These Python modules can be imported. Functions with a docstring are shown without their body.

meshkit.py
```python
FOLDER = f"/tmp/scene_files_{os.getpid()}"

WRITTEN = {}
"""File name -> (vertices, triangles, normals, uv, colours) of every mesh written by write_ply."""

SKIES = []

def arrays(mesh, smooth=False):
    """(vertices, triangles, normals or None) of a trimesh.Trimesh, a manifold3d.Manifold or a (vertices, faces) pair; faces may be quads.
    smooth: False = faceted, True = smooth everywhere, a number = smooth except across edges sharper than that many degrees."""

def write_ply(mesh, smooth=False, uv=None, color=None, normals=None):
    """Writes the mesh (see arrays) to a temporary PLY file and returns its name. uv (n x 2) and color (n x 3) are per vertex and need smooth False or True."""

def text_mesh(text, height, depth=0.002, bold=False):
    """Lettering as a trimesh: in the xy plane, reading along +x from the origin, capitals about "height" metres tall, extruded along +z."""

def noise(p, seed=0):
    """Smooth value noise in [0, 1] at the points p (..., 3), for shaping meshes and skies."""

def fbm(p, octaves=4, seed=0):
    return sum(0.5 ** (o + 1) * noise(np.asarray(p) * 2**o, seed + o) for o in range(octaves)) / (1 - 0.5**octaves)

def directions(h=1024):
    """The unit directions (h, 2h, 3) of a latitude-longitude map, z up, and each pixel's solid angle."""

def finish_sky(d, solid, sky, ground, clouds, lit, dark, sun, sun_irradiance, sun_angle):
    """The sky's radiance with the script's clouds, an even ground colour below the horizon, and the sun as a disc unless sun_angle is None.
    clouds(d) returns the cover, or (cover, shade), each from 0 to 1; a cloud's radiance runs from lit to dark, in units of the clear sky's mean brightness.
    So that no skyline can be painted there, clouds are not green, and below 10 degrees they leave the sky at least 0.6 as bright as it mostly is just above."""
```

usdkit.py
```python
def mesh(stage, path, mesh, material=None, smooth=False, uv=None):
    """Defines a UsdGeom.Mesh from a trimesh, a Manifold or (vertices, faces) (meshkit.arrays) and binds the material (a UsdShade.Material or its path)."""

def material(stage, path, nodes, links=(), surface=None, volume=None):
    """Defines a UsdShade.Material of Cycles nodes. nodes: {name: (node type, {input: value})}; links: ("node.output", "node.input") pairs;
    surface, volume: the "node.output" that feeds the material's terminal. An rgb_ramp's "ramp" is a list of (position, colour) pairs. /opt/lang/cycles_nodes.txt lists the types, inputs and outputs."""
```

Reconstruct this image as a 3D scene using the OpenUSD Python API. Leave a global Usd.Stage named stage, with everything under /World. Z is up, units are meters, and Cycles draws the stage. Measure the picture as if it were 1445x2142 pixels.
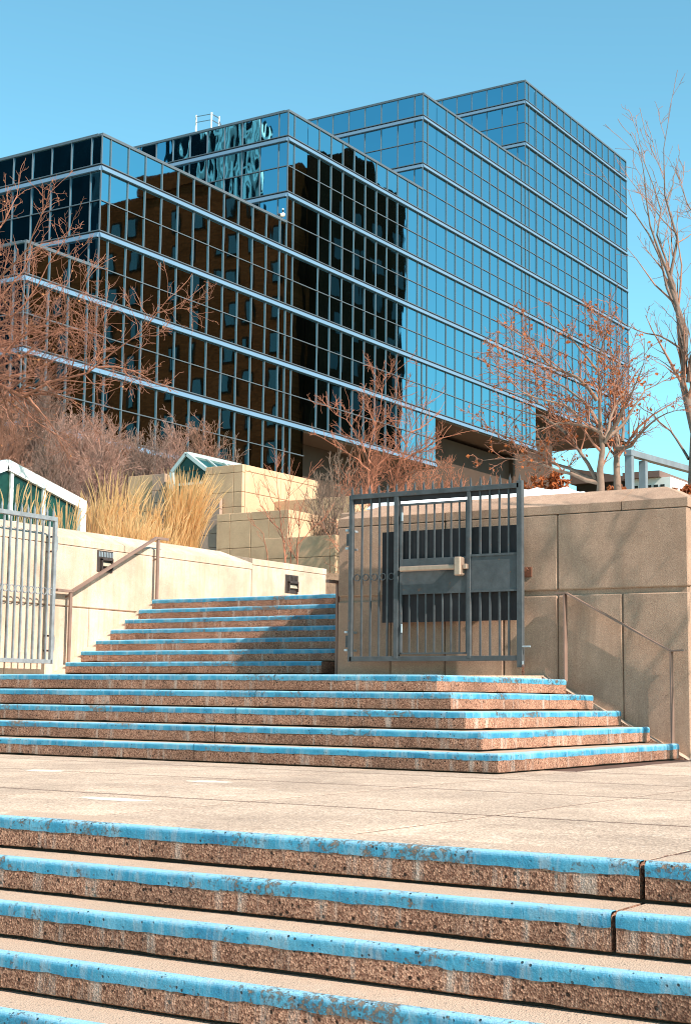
import math, random
import numpy as np, trimesh, manifold3d
import usdkit, meshkit
from pxr import Usd, UsdGeom, UsdLux, UsdShade, Gf, Sdf

stage = Usd.Stage.CreateInMemory()
UsdGeom.SetStageUpAxis(stage, 'Z'); UsdGeom.SetStageMetersPerUnit(stage, 1.0)
UsdGeom.Xform.Define(stage, '/World'); UsdGeom.Scope.Define(stage, '/World/Looks')
PI = math.pi

# ------------------------------------------------------------------ camera
YAW, PITCH, ROLL, FPX = 0.5676569, 0.1233919, 0.0110454, 3137.74   # solved from the vanishing lines of the stairs and the office block
_f = np.array([-math.sin(YAW) * math.cos(PITCH), math.cos(YAW) * math.cos(PITCH), math.sin(PITCH)])
_r = np.array([math.cos(YAW), math.sin(YAW), 0.0]); _u = np.cross(_r, _f)
CR, CU = _r * math.cos(ROLL) + _u * math.sin(ROLL), -_r * math.sin(ROLL) + _u * math.cos(ROLL)
cam = UsdGeom.Camera.Define(stage, '/World/camera')
cam.AddTransformOp().Set(Gf.Matrix4d(*CR, 0, *CU, 0, *(-_f), 0, 0, 0, 0, 1))
cam.CreateHorizontalApertureAttr(24.0); cam.CreateFocalLengthAttr(24.0 * FPX / 1445.0)
cam.CreateClippingRangeAttr((0.05, 20000.0))
EXPOSURE = 0.96
cam.CreateExposureAttr(EXPOSURE)

# ------------------------------------------------------------------ sky and sun
SUN_AZ, SUN_EL = math.radians(-11.0), math.radians(40.0)          # azimuth from +x towards +y
SUN = np.array([math.cos(SUN_EL) * math.cos(SUN_AZ), math.cos(SUN_EL) * math.sin(SUN_AZ), math.sin(SUN_EL)])
dome = UsdLux.DomeLight.Define(stage, '/World/sky')
skym = usdkit.material(stage, '/World/Looks/sky', {
    's': ('sky_texture', {'sky_type': 'single_scattering', 'sun_disc': False, 'sun_elevation': SUN_EL, 'sun_rotation': math.atan2(SUN[0], SUN[1]), 'altitude': 1000.0, 'air_density': 1.0, 'aerosol_density': 1.0, 'ozone_density': 1.0}),
    't': ('mix', {'mix_type': 'multiply', 'fac': 1.0, 'color2': (.78, 1.30, 1.13)}),
    'b': ('background_shader', {'strength': 0.112})}, [('s.color', 't.color1'), ('t.color', 'b.color')], surface='b.background')
UsdShade.MaterialBindingAPI.Apply(dome.GetPrim()).Bind(skym)
dome.GetPrim().SetCustomDataByKey('kind', 'structure')
sun = UsdLux.DistantLight.Define(stage, '/World/sun')
sun.CreateIntensityAttr(1.25); sun.CreateAngleAttr(0.53); sun.CreateNormalizeAttr(True); sun.CreateColorAttr((1.0, 0.91, 0.80))
_z = SUN; _x = np.cross([0, 0, 1.0], _z); _x /= np.linalg.norm(_x); _y = np.cross(_z, _x)
sun.AddTransformOp().Set(Gf.Matrix4d(*_x, 0, *_y, 0, *_z, 0, 0, 0, 0, 1))

# ------------------------------------------------------------------ helpers
def at(px, py, **k):
    """The point of the plane x=, y= or z= that the photograph shows at that pixel (used as a tape measure)."""
    d = _f * FPX + CR * (px - 722.5) - CU * (py - 1071.0)
    (a, v), = k.items()
    return d * v / d['xyz'.index(a)]

USED = {}
def numbered(parent, name):
    k = USED.get((parent, name), -1) + 1
    USED[(parent, name)] = k
    return f'{parent}/{name}' if k == 0 else f'{parent}/{name}_{k:03d}'

def tag(p, label=None, cat=None, group=None, kind=None):
    for k, v in (('label', label), ('category', cat), ('group', group), ('kind', kind)):
        if v: p.SetCustomDataByKey(k, v)
    return p

def thing(name, label=None, cat=None, loc=(0, 0, 0), group=None, kind=None):
    x = UsdGeom.Xform.Define(stage, numbered('/World', name))
    if any(loc): x.AddTranslateOp().Set(Gf.Vec3d(*map(float, loc)))
    p = tag(x.GetPrim(), label, cat, group, kind)
    OFF[str(p.GetPath())] = np.array(loc, float)
    return p
OFF = {}

class MB:
    def __init__(s): s.v, s.f, s.n = [], [], 0
    def add(s, v, f):
        v, f = np.asarray(v, float), np.asarray(f, int)
        if f.shape[1] == 4: f = np.vstack([f[:, [0, 1, 2]], f[:, [0, 2, 3]]])
        s.v.append(v); s.f.append(f + s.n); s.n += len(v); return s
    def mesh(s, m):
        v, f, _ = meshkit.arrays(m); return s.add(v, f)
    def box(s, a, b):
        a, b = np.minimum(a, b), np.maximum(a, b)
        v = np.array([[(a, b)[i & 1][0], (a, b)[i >> 1 & 1][1], (a, b)[i >> 2 & 1][2]] for i in range(8)])
        return s.add(v, [[0, 2, 3, 1], [4, 5, 7, 6], [0, 1, 5, 4], [2, 6, 7, 3], [0, 4, 6, 2], [1, 3, 7, 5]])
    def cbox(s, a, b, c=0.008):
        return s.mesh(cbox(a, b, c))
    def bar(s, p, q, w, h, up=(0, 0, 1)):
        p, q = np.asarray(p, float), np.asarray(q, float); t = (q - p) / np.linalg.norm(q - p)
        up = np.asarray(up, float)
        if abs(t @ up) > 0.99: up = np.array([1.0, 0, 0])
        a = np.cross(t, up); a /= np.linalg.norm(a); b = np.cross(a, t)
        v = [o + a * w / 2 * i + b * h / 2 * j for o in (p, q) for i, j in ((-1, -1), (1, -1), (1, 1), (-1, 1))]
        return s.add(v, [[3, 2, 1, 0], [4, 5, 6, 7], [0, 1, 5, 4], [1, 2, 6, 5], [2, 3, 7, 6], [3, 0, 4, 7]])
    def tube(s, pts, r, n=8):
        v, f = tubes(np.asarray(pts, float)[None], np.broadcast_to(np.asarray(r, float), (1, len(pts))), n)
        s.add(v, f)
        k = len(pts)
        for base, rev in ((0, True), ((k - 1) * n, False)):
            loop = [[0, i, i + 1] for i in range(1, n - 1)]
            f = np.array(loop) + base
            s.f.append((f[:, ::-1] if rev else f) + s.n - k * n)
        return s
    def build(s, name, mat, parent='/World', smooth=False):
        parent = str(parent.GetPath()) if hasattr(parent, 'GetPath') else parent
        v, f = np.vstack(s.v), np.vstack(s.f)
        o = next((OFF[k] for k in OFF if parent == k or parent.startswith(k + '/')), None)
        if o is not None: v = v - o
        return usdkit.mesh(stage, numbered(parent, name), (v, f), mat, smooth=smooth).GetPrim()

def cbox(a, b, c):
    a, b = np.minimum(a, b).astype(float), np.maximum(a, b).astype(float)
    c = min(c, (b - a).min() * .45)
    pts = []
    for i in range(8):
        k = [(i >> j) & 1 for j in range(3)]
        p = np.array([(a, b)[k[j]][j] for j in range(3)])
        s = np.array([1 if k[j] == 0 else -1 for j in range(3)]) * c
        for j in range(3):
            q = p + s; q[j] = p[j]; pts.append(q)
    return manifold3d.Manifold.hull_points(np.array(pts))

def tubes(P, R, n):
    """Tubes along P (N, K, 3) of radii R (N, K): vertices and quads of all of them."""
    N, K, _ = P.shape
    T = np.gradient(P, axis=1); T /= np.linalg.norm(T, axis=2, keepdims=True) + 1e-12
    ref = np.where(np.abs(T[:, :1, 2:]) < .8, np.array([0, 0, 1.0]), np.array([1.0, 0, 0]))
    A = np.cross(T, ref); A /= np.linalg.norm(A, axis=2, keepdims=True) + 1e-12
    B = np.cross(T, A); ang = np.arange(n) * 2 * PI / n
    V = P[:, :, None] + R[:, :, None, None] * (np.cos(ang)[:, None] * A[:, :, None] + np.sin(ang)[:, None] * B[:, :, None])
    i, j = np.meshgrid(np.arange(K - 1), np.arange(n), indexing='ij')
    q = np.stack([i * n + j, (i + 1) * n + j, (i + 1) * n + (j + 1) % n, i * n + (j + 1) % n], -1).reshape(-1, 4)
    F = (q[None] + (np.arange(N) * K * n)[:, None, None]).reshape(-1, 4)
    return V.reshape(-1, 3), F

def fbm(p, seed=0, o=3): return meshkit.fbm(np.asarray(p, float), o, seed) - .5

# ------------------------------------------------------------------ materials
def M(name, nodes, links, surf='p.BSDF'):
    return usdkit.material(stage, '/World/Looks/' + name, nodes, links, surface=surf)

def plain(name, col, rough=.6, metal=0.0, var=.25, scale=3.0, bump=0.0, bscale=60.0, spec=.4):
    c = np.array(col)
    n = {'g': ('geometry', {}), 'n': ('noise_texture', {'scale': scale, 'detail': 5.0, 'roughness': .6}),
         'r': ('rgb_ramp', {'ramp': [(.25, tuple(c * (1 - var))), (.75, tuple(np.minimum(c * (1 + var), .95)))]}),
         'p': ('principled_bsdf', {'roughness': rough, 'metallic': metal, 'specular_ior_level': spec})}
    l = [('g.position', 'n.vector'), ('n.fac', 'r.fac'), ('r.color', 'p.base_color')]
    if bump:
        n['n2'] = ('noise_texture', {'scale': bscale, 'detail': 4.0}); n['b'] = ('bump', {'strength': 1.0, 'distance': bump})
        l += [('g.position', 'n2.vector'), ('n2.fac', 'b.height'), ('b.normal', 'p.normal')]
    return M(name, n, l)

def concrete(name, c0, c1, dark, agg=70.0, pit=22.0, pitamt=.5, stain=.35, bump=.004, aggmix=.6, streak=False, pale=(.62, .58, .53), paleamt=.0, top=None, pth=(.60, .78)):
    """Exposed-aggregate concrete: pebbles (voronoi cells), pits, large stains, pale runs."""
    n = {'g': ('geometry', {}),
         'v': ('voronoi_texture', {'scale': agg, 'randomness': 1.0}), 'vs': ('separate_color', {}),
         'ra': ('rgb_ramp', {'ramp': [(0, tuple(np.array(c0) * .4)), (.3, c0), (.72, c1), (1, tuple(np.minimum(np.array(c1) * 1.65, .9)))]}),
         'base': ('rgb_ramp', {'ramp': [(.3, c0), (.7, c1)]}), 'nb': ('noise_texture', {'scale': 2.2, 'detail': 6.0, 'roughness': .65}),
         'm1': ('mix', {'fac': aggmix}),
         'vp': ('voronoi_texture', {'scale': pit}), 'nw': ('noise_texture', {'scale': 9.0, 'detail': 3.0}),
         'rp': ('rgb_ramp', {'ramp': [(0, (1, 1, 1)), (.16, (1, 1, 1)), (.24, (0, 0, 0)), (1, (0, 0, 0))]}),
         'rpm': ('rgb_ramp', {'ramp': [(.42, (0, 0, 0)), (.52, (1, 1, 1))]}),
         'pm': ('math', {'math_type': 'multiply'}), 'pk': ('math', {'math_type': 'multiply', 'value2': pitamt}),
         'm2': ('mix', {'color2': dark}),
         'ns': ('noise_texture', {'scale': .9, 'detail': 7.0, 'roughness': .7}),
         'rs': ('rgb_ramp', {'ramp': [(.35, (1 - stain,) * 3), (.62, (1.08,) * 3)]}), 'm3': ('mix', {'mix_type': 'multiply', 'fac': 1.0}),
         'mp': ('mapping', {'mapping_type': 'point', 'scale': (9.0, 9.0, .8)}),
         'npale': ('noise_texture', {'scale': 1.0, 'detail': 6.0, 'roughness': .7}),
         'rpale': ('rgb_ramp', {'ramp': [(pth[0], (0, 0, 0)), (pth[1], (paleamt,) * 3)]}), 'm4': ('mix', {'color2': pale}),
         'h1': ('math', {'math_type': 'subtract'}), 'h2': ('math', {'math_type': 'multiply_add', 'value2': .6}),
         'nf': ('noise_texture', {'scale': 240.0, 'detail': 2.0}),
         'b': ('bump', {'strength': 1.0, 'distance': bump}),
         'p': ('principled_bsdf', {'roughness': .9, 'specular_ior_level': .25})}
    if top is not None:                            # upward faces mixed paler: sunlit treads against shaded risers, put into the colour
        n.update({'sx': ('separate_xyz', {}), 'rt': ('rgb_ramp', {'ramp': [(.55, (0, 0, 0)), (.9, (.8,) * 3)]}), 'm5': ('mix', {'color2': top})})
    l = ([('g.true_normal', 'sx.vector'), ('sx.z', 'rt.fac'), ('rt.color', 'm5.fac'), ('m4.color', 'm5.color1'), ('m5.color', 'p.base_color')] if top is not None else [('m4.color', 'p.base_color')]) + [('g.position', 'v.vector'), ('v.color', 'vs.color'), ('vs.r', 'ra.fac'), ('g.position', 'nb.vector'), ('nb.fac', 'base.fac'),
         ('base.color', 'm1.color1'), ('ra.color', 'm1.color2'),
         ('g.position', 'vp.vector'), ('vp.distance', 'rp.fac'), ('g.position', 'nw.vector'), ('nw.fac', 'rpm.fac'),
         ('rp.color', 'pm.value1'), ('rpm.color', 'pm.value2'), ('pm.value', 'pk.value1'), ('pk.value', 'm2.fac'), ('m1.color', 'm2.color1'),
         ('g.position', 'ns.vector'), ('ns.fac', 'rs.fac'), ('m2.color', 'm3.color1'), ('rs.color', 'm3.color2'),
         ('g.position', 'mp.vector'), ('mp.vector', 'npale.vector'), ('npale.fac', 'rpale.fac'), ('rpale.color', 'm4.fac'), ('m3.color', 'm4.color1'),
         ('v.distance', 'h1.value1'), ('pm.value', 'h1.value2'), ('g.position', 'nf.vector'), ('nf.fac', 'h2.value1'), ('h1.value', 'h2.value3'),
         ('h2.value', 'b.height'), ('b.normal', 'p.normal')]
    return M(name, n, l)

def blue_paint():
    """Worn blue paint over the step concrete: chips to concrete, pale rubbed runs, pits, a top coloured lighter for the sun on it."""
    n = {'g': ('geometry', {}), 'n1': ('noise_texture', {'scale': 4.0, 'detail': 8.0, 'roughness': .72}),
         'blue': ('rgb_ramp', {'ramp': [(.26, (.010, .125, .25)), (.48, (.036, .245, .385)), (.74, (.145, .37, .49))]}),
         'sx': ('separate_xyz', {}), 'rt': ('rgb_ramp', {'ramp': [(.35, (0, 0, 0)), (.95, (.68,) * 3)]}), 'm0': ('mix', {'color2': (.36, .60, .74)}),  # upward faces tinted paler, painting in the sunlight on the nosing top
         'mp': ('mapping', {'mapping_type': 'point', 'scale': (14.0, 14.0, 2.0)}), 'n2': ('noise_texture', {'scale': 1.0, 'detail': 7.0, 'roughness': .75}),
         'r2': ('rgb_ramp', {'ramp': [(.50, (0, 0, 0)), (.70, (.7, .7, .7))]}), 'm1': ('mix', {'color2': (.36, .40, .42)}),
         'n3': ('noise_texture', {'scale': 34.0, 'detail': 7.0, 'roughness': .8}), 'n4': ('noise_texture', {'scale': 1.3, 'detail': 4.0, 'roughness': .6}),
         'ad': ('math', {'math_type': 'multiply_add', 'value2': .85}),
         'r3': ('map_range', {'from_min': 1.035, 'from_max': 1.10, 'clamp': True}), 'm2': ('mix', {'color2': (.22, .155, .115)}),
         'vp': ('voronoi_texture', {'scale': 30.0}), 'rp': ('rgb_ramp', {'ramp': [(0, (1, 1, 1)), (.10, (1, 1, 1)), (.19, (0, 0, 0))]}),
         'n5': ('noise_texture', {'scale': 4.3, 'detail': 3.0}), 'rw': ('rgb_ramp', {'ramp': [(.44, (0, 0, 0)), (.54, (1, 1, 1))]}), 'pm': ('math', {'math_type': 'multiply'}),
         'm3': ('mix', {'color2': (.02, .03, .038)}),
         'nh': ('noise_texture', {'scale': 60.0, 'detail': 6.0, 'roughness': .75}), 'h': ('math', {'math_type': 'subtract'}), 'h2': ('math', {'math_type': 'subtract'}),
         'b': ('bump', {'strength': 1.0, 'distance': .009}), 'p': ('principled_bsdf', {'roughness': .6, 'specular_ior_level': .35})}
    l = [('g.position', 'n1.vector'), ('n1.fac', 'blue.fac'), ('g.position', 'mp.vector'), ('mp.vector', 'n2.vector'), ('n2.fac', 'r2.fac'),
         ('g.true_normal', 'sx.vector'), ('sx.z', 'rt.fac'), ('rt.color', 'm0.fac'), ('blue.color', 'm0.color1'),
         ('r2.color', 'm1.fac'), ('m0.color', 'm1.color1'), ('g.position', 'n3.vector'), ('g.position', 'n4.vector'), ('n4.fac', 'ad.value1'), ('n3.fac', 'ad.value3'),
         ('ad.value', 'r3.value'), ('r3.result', 'm2.fac'), ('m1.color', 'm2.color1'), ('g.position', 'n5.vector'),
         ('g.position', 'vp.vector'), ('vp.distance', 'rp.fac'), ('n5.fac', 'rw.fac'), ('rp.color', 'pm.value1'), ('rw.color', 'pm.value2'), ('pm.value', 'm3.fac'), ('m2.color', 'm3.color1'),
         ('g.position', 'nh.vector'), ('nh.fac', 'h.value1'), ('r3.result', 'h.value2'), ('h.value', 'h2.value1'), ('pm.value', 'h2.value2'), ('h2.value', 'b.height'),
         ('b.normal', 'p.normal'), ('m3.color', 'p.base_color')]
    return M('blue_nosing_paint', n, l)

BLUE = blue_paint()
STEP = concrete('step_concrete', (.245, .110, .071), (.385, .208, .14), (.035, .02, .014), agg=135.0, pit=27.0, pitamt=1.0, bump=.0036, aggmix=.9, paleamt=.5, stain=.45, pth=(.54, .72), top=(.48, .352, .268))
TREAD = concrete('paving_concrete', (.47, .36, .265), (.55, .43, .32), (.2, .14, .1), agg=150.0, pit=40.0, pitamt=.15, stain=.16, bump=.0015, aggmix=.35, paleamt=.25, pale=(.75, .7, .62))
WALLC = concrete('wall_concrete', (.365, .23, .162), (.43, .278, .2), (.12, .08, .05), agg=170.0, pit=40.0, pitamt=.3, stain=.3, bump=.0012, aggmix=.4, paleamt=.55, pale=(.29, .18, .125), pth=(.47, .66))
WALLL = concrete('pale_wall_concrete', (.52, .375, .283), (.61, .455, .352), (.25, .18, .13), agg=150.0, pit=40.0, pitamt=.2, stain=.34, bump=.0012, aggmix=.3, paleamt=.75, pale=(.40, .28, .195), pth=(.47, .66))
JOINT = plain('joint_dark', (.06, .04, .03), .95)
def rusty(name, c, thr):
    return M(name, {'g': ('geometry', {}), 'n': ('noise_texture', {'scale': 6.0, 'detail': 6.0, 'roughness': .7}), 'r': ('rgb_ramp', {'ramp': [(.3, tuple(np.array(c) * .7)), (.7, tuple(np.array(c) * 1.35))]}),
        'n2': ('noise_texture', {'scale': 11.0, 'detail': 8.0, 'roughness': .8}), 'r2': ('rgb_ramp', {'ramp': [(thr, (0, 0, 0)), (thr + .06, (1, 1, 1))]}), 'm': ('mix', {'color2': (.20, .075, .03)}),
        'n3': ('noise_texture', {'scale': 90.0, 'detail': 3.0}), 'b': ('bump', {'strength': 1.0, 'distance': .0012}), 'p': ('principled_bsdf', {'roughness': .5, 'specular_ior_level': .3})},
        [('g.position', 'n.vector'), ('n.fac', 'r.fac'), ('g.position', 'n2.vector'), ('n2.fac', 'r2.fac'), ('r2.color', 'm.fac'), ('r.color', 'm.color1'), ('m.color', 'p.base_color'), ('g.position', 'n3.vector'), ('n3.fac', 'b.height'), ('b.normal', 'p.normal')])
STEEL = rusty('gate_grey_paint', (.062, .068, .074), .615)
PLATE = plain('steel_plate_grey', (.034, .032, .035), .7, 0.0, .3, 3.0, .0006, 60.0, .2)
GALV = plain('light_galvanised', (.33, .38, .42), .42, .3, .25, 9.0, .0006, 80.0)
CHROME = plain('worn_brushed_metal', (.42, .29, .22), .4, .5, .15, 20.0)
RUST = plain('rust', (.15, .055, .03), .9, 0.0, .5, 30.0, .001, 200.0)
RAIL = plain('brown_handrail_paint', (.20, .125, .098), .5, .0, .2, 5.0)
BRONZE = plain('dark_bronze', (.075, .055, .05), .45, .4, .3, 20.0)
LENS = plain('dusty_lens', (.33, .29, .22), .4, 0, .2)
SNOW = plain('snow', (.84, .86, .89), .7, 0, .06, 6.0, .02, 12.0)
SOIL = plain('dry_soil', (.16, .10, .065), .95, 0, .5, 4.0, .03, 14.0)
exec_parts = []

# ------------------------------------------------------------------ stairs
NOSE = [(0.022 - .022 * math.cos(a), -.022 + .022 * math.sin(a)) for a in np.linspace(0, PI / 2, 6)]
def step_profile(D, h): return [(0.004, -h), (0, -h + .006), (0, -.10), (0, -.055)] + NOSE + [(.055, 0), (.12, 0), (D, 0), (D, -h)]
def nose_profile():
    out = [(-.0018, -.055), (-.0018, -.04)] + [(d - .0018 * (1 - i / 5), z + .0018 * i / 5) for i, (d, z) in enumerate(NOSE)] + [(.036, .0018), (.05, .0016)]
    return out + [(.05, -.004), (.026, -.006), (.012, -.012), (.006, -.026), (.005, -.052)]

def sweep(path, prof, ztop, ds, disp=1.0, nose=False, seed=0):
    """The profile (depth, height) carried along the line of the step's front edge; its rough front is displaced."""
    path = [np.array(p, float) for p in path]
    S, Nn, cutq = [], [], []
    for i in range(len(path) - 1):
        a, b = path[i], path[i + 1]; L = np.linalg.norm(b - a); t = (b - a) / L; n = np.array([-t[1], t[0]])
        m = max(1, int(round(L / ds)))
        for k in range(m + 1):
            nn = n
            if k == 0 and i > 0:
                t0 = (path[i] - path[i - 1]); t0 /= np.linalg.norm(t0); nn = n + np.array([-t0[1], t0[0]]); cutq.append(len(S) - 1)
            if k == m and i < len(path) - 2:
                t0 = (path[i + 2] - path[i + 1]); t0 /= np.linalg.norm(t0); nn = n + np.array([-t0[1], t0[0]])
            S.append(a + t * L * k / m); Nn.append(nn)
    S, Nn = np.array(S), np.array(Nn); P = np.array(prof); K = len(P)
    V = np.empty((len(S), K, 3)); V[:, :, :2] = S[:, None] + P[None, :, :1] * Nn[:, None]; V[:, :, 2] = ztop + P[None, :, 1]
    if disp:
        q = V.reshape(-1, 3)
        f = np.clip(1 - (np.tile(P[:, 0], len(S)) - .02) / .03, 0, 1)
        off = (.007 * fbm(q * 5, seed) + .007 * fbm(q * 22, seed + 3)) * disp * f
        N2 = np.repeat(Nn, K, 0); q[:, :2] -= N2 * off[:, None]
        q[:, 2] += .004 * disp * fbm(q * [1.2, 1.2, 0] + 9, seed + 5)
        if nose:
            low = np.tile(P[:, 1] < -.05, len(S)); q[:, 2] += low * (.005 * fbm(q * [2, 2, 0], seed + 7) + .013 * fbm(q * [22, 22, 0], seed + 8))
        else:
            low = np.tile(P[:, 1] < -.13, len(S)) & np.tile(P[:, 0] < .02, len(S)); q[:, 2] += low * .022 * np.maximum(fbm(q * [4, 4, 0], seed + 11), 0)
        V = q.reshape(len(S), K, 3)
    i, j = np.meshgrid([a for a in range(len(S) - 1) if a not in cutq], np.arange(K), indexing='ij')
    quads = np.stack([i * K + j, (i + 1) * K + j, (i + 1) * K + (j + 1) % K, i * K + (j + 1) % K], -1).reshape(-1, 4)
    F = np.vstack([quads[:, [0, 1, 2]], quads[:, [0, 2, 3]]])
    from shapely.geometry import Polygon
    import trimesh.creation as tc
    pv, pf = tc.triangulate_polygon(Polygon(prof), engine='earcut')
    idx = np.array([np.argmin(np.abs(P - v).sum(1)) for v in pv]); pf = idx[pf]
    n = (len(S) - 1) * K
    F = np.vstack([F, pf, pf[:, ::-1] + n])
    return V.reshape(-1, 3), F

def flip_ok(v, f):
    m = trimesh.Trimesh(v, f, process=False)
    return (v, f if m.volume > 0 else f[:, ::-1])

def step_block(parent, path, ztop, ds, D=.34, h=.146, seed=0, paint=True):
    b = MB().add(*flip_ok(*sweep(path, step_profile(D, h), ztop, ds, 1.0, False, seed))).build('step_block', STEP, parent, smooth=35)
    if paint:
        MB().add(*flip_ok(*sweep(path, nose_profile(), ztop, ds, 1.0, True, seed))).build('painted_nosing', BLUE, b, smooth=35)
    return b

ZL = -0.584                                       # the landing
low = thing('stair_flight', 'wide foreground stair flight of rough concrete steps with worn blue nosings', 'stairs')
lowY = [5.31, 5.035, 4.765, 4.50, 4.235, 3.967, 3.70]
for k, y in enumerate(lowY):
    z = ZL - .15 * k
    cuts = [-9.6, -2.085, 5.2] if k < 2 else [-9.6, 5.2]
    for i in range(len(cuts) - 1):
        gap = (.011, .010, .003)[k] if k < 3 else .004
        a = cuts[i] + (gap if i else 0); b = cuts[i + 1] - (gap if i < len(cuts) - 2 else 0)
        if k < 3 and i == 1: a += 0
        step_block(low, [(a, y), (b, y)], z, .028, .30, .136, seed=10 + k)
    MB().box((-9.6, y + .045, z - .5), (5.2, y + .34, z - .1375)).build('stair_core', JOINT, low)
mid = thing('stair_flight', 'middle stair flight of five blue-edged steps turning a corner below the two gates', 'stairs')
XC, Y0 = -5.376, 10.696
for k in range(5):
    x, y, z = XC - .308 * k, Y0 + .308 * k, ZL + .16 * (k + 1)
    step_block(mid, [(-17.0, y), (-8.4 - .004, y)], z, .05, seed=30 + k)
    step_block(mid, [(-8.4 + .004, y), (x, y), (x, 13.645)], z, .05, seed=30 + k)
    step_block(mid, [(x, 13.655), (x, 14.74)], z, .05, seed=30 + k)
    MB().box((-17, y + .05, z - .5), (x - .05, 14.74, z - .1475)).build('stair_core', JOINT, mid)
ZM = ZL + .8                                       # the middle landing, top .216
# sloped strings between the step ends and the walls
s = MB(); zz = lambda x: ZL + .16 + (XC - x) / .308 * .16 - .115
s.add([(x, y, z) for x, z in ((-6.9, zz(-6.9)), (-5.15, zz(-5.15)), (-5.15, -1.2), (-6.9, -1.2)) for y in (14.76, 14.905)],
      [[0, 2, 3, 1], [2, 4, 5, 3], [4, 6, 7, 5], [6, 0, 1, 7], [0, 6, 4, 2], [1, 3, 5, 7]]).build('stair_string', STEP, mid)
upr = thing('stair_flight', 'narrow upper stair flight of seven blue-edged steps climbing beside the long pale wall', 'stairs')
UX0, UX1, UY, UT = -14.2, -10.04, 15.24, .298
for k in range(7):
    y, z = UY + UT * k, .438 + .16 * k
    step_block(upr, [(UX0, y), (UX1, y)], z, .05, .36 if k < 6 else .5, seed=50 + k)
    MB().box((UX0 + .05, y + .05, z - .6), (UX1 - .02, y + .4, z - .1475)).build('stair_core', JOINT, upr)
yy = lambda y: .438 + (y - UY) / UT * .16 - .09
MB().add([(x, y, z) for y, z in ((15.0, yy(15.0)), (17.25, yy(17.25)), (17.25, .1), (15.0, .1)) for x in (-14.349, -14.2)],
         [[0, 2, 3, 1], [2, 4, 5, 3], [4, 6, 7, 5], [6, 0, 1, 7], [0, 6, 4, 2], [1, 3, 5, 7]]).build('stair_string', WALLL, upr)

# ------------------------------------------------------------------ paved levels
def struct(name): return thing(name, kind='structure')
land = struct('landing')
rng = random.Random(4)
PAVE = [concrete(f'paver_{i}', (.42 * s, .302 * s, .228 * s), (.52 * s, .38 * s, .292 * s), (.25, .15, .10), agg=100.0, pit=30.0, pitamt=.35, stain=.3, bump=.002, aggmix=.6, paleamt=.5, pale=(.78, .74, .68)) for i, s in enumerate((1.0, .95, 1.04))]
ry = [5.36 + .01, 5.58, 6.92, 8.72, 10.13, 11.6, 13.2, 15.0]
for r in range(len(ry) - 1):
    cx = [-17.2 + .02 * r, -12.2, -10.75, -9.3, -7.8 - .02 * r, -6.4 - .02 * r, -4.98 - .03 * r, -3.5, -2.08, -.6, .85, 2.3, 3.75, 5.2]
    for c in range(len(cx) - 1):
        if ry[r] > 10.8 and cx[c + 1] < -5.0: continue
        sk = -.028
        a, b, y0, y1 = cx[c] + .012, cx[c + 1] - .012, ry[r] + (.024 if r else 0), ry[r + 1] - .024
        t = cbox((a, y0, ZL - .07), (b, y1, ZL + rng.uniform(0, .0006)), .0006)
        v, f, _ = meshkit.arrays(t)
        v = v.copy()
        if r >= 1: v[:, 1] += sk * (v[:, 0] + 5.5) * (.5 if r < 3 else .3) * 0
        MB().add(v, f).build('paver', rng.choice(PAVE), land)
MB().box((-17.2, 5.37, ZL - .6), (5.2, 15.0, ZL - .0012)).build('paver_bed', plain('joint_grit', (.10, .05, .034), .95, 0, .6, 9.0), land)
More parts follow.
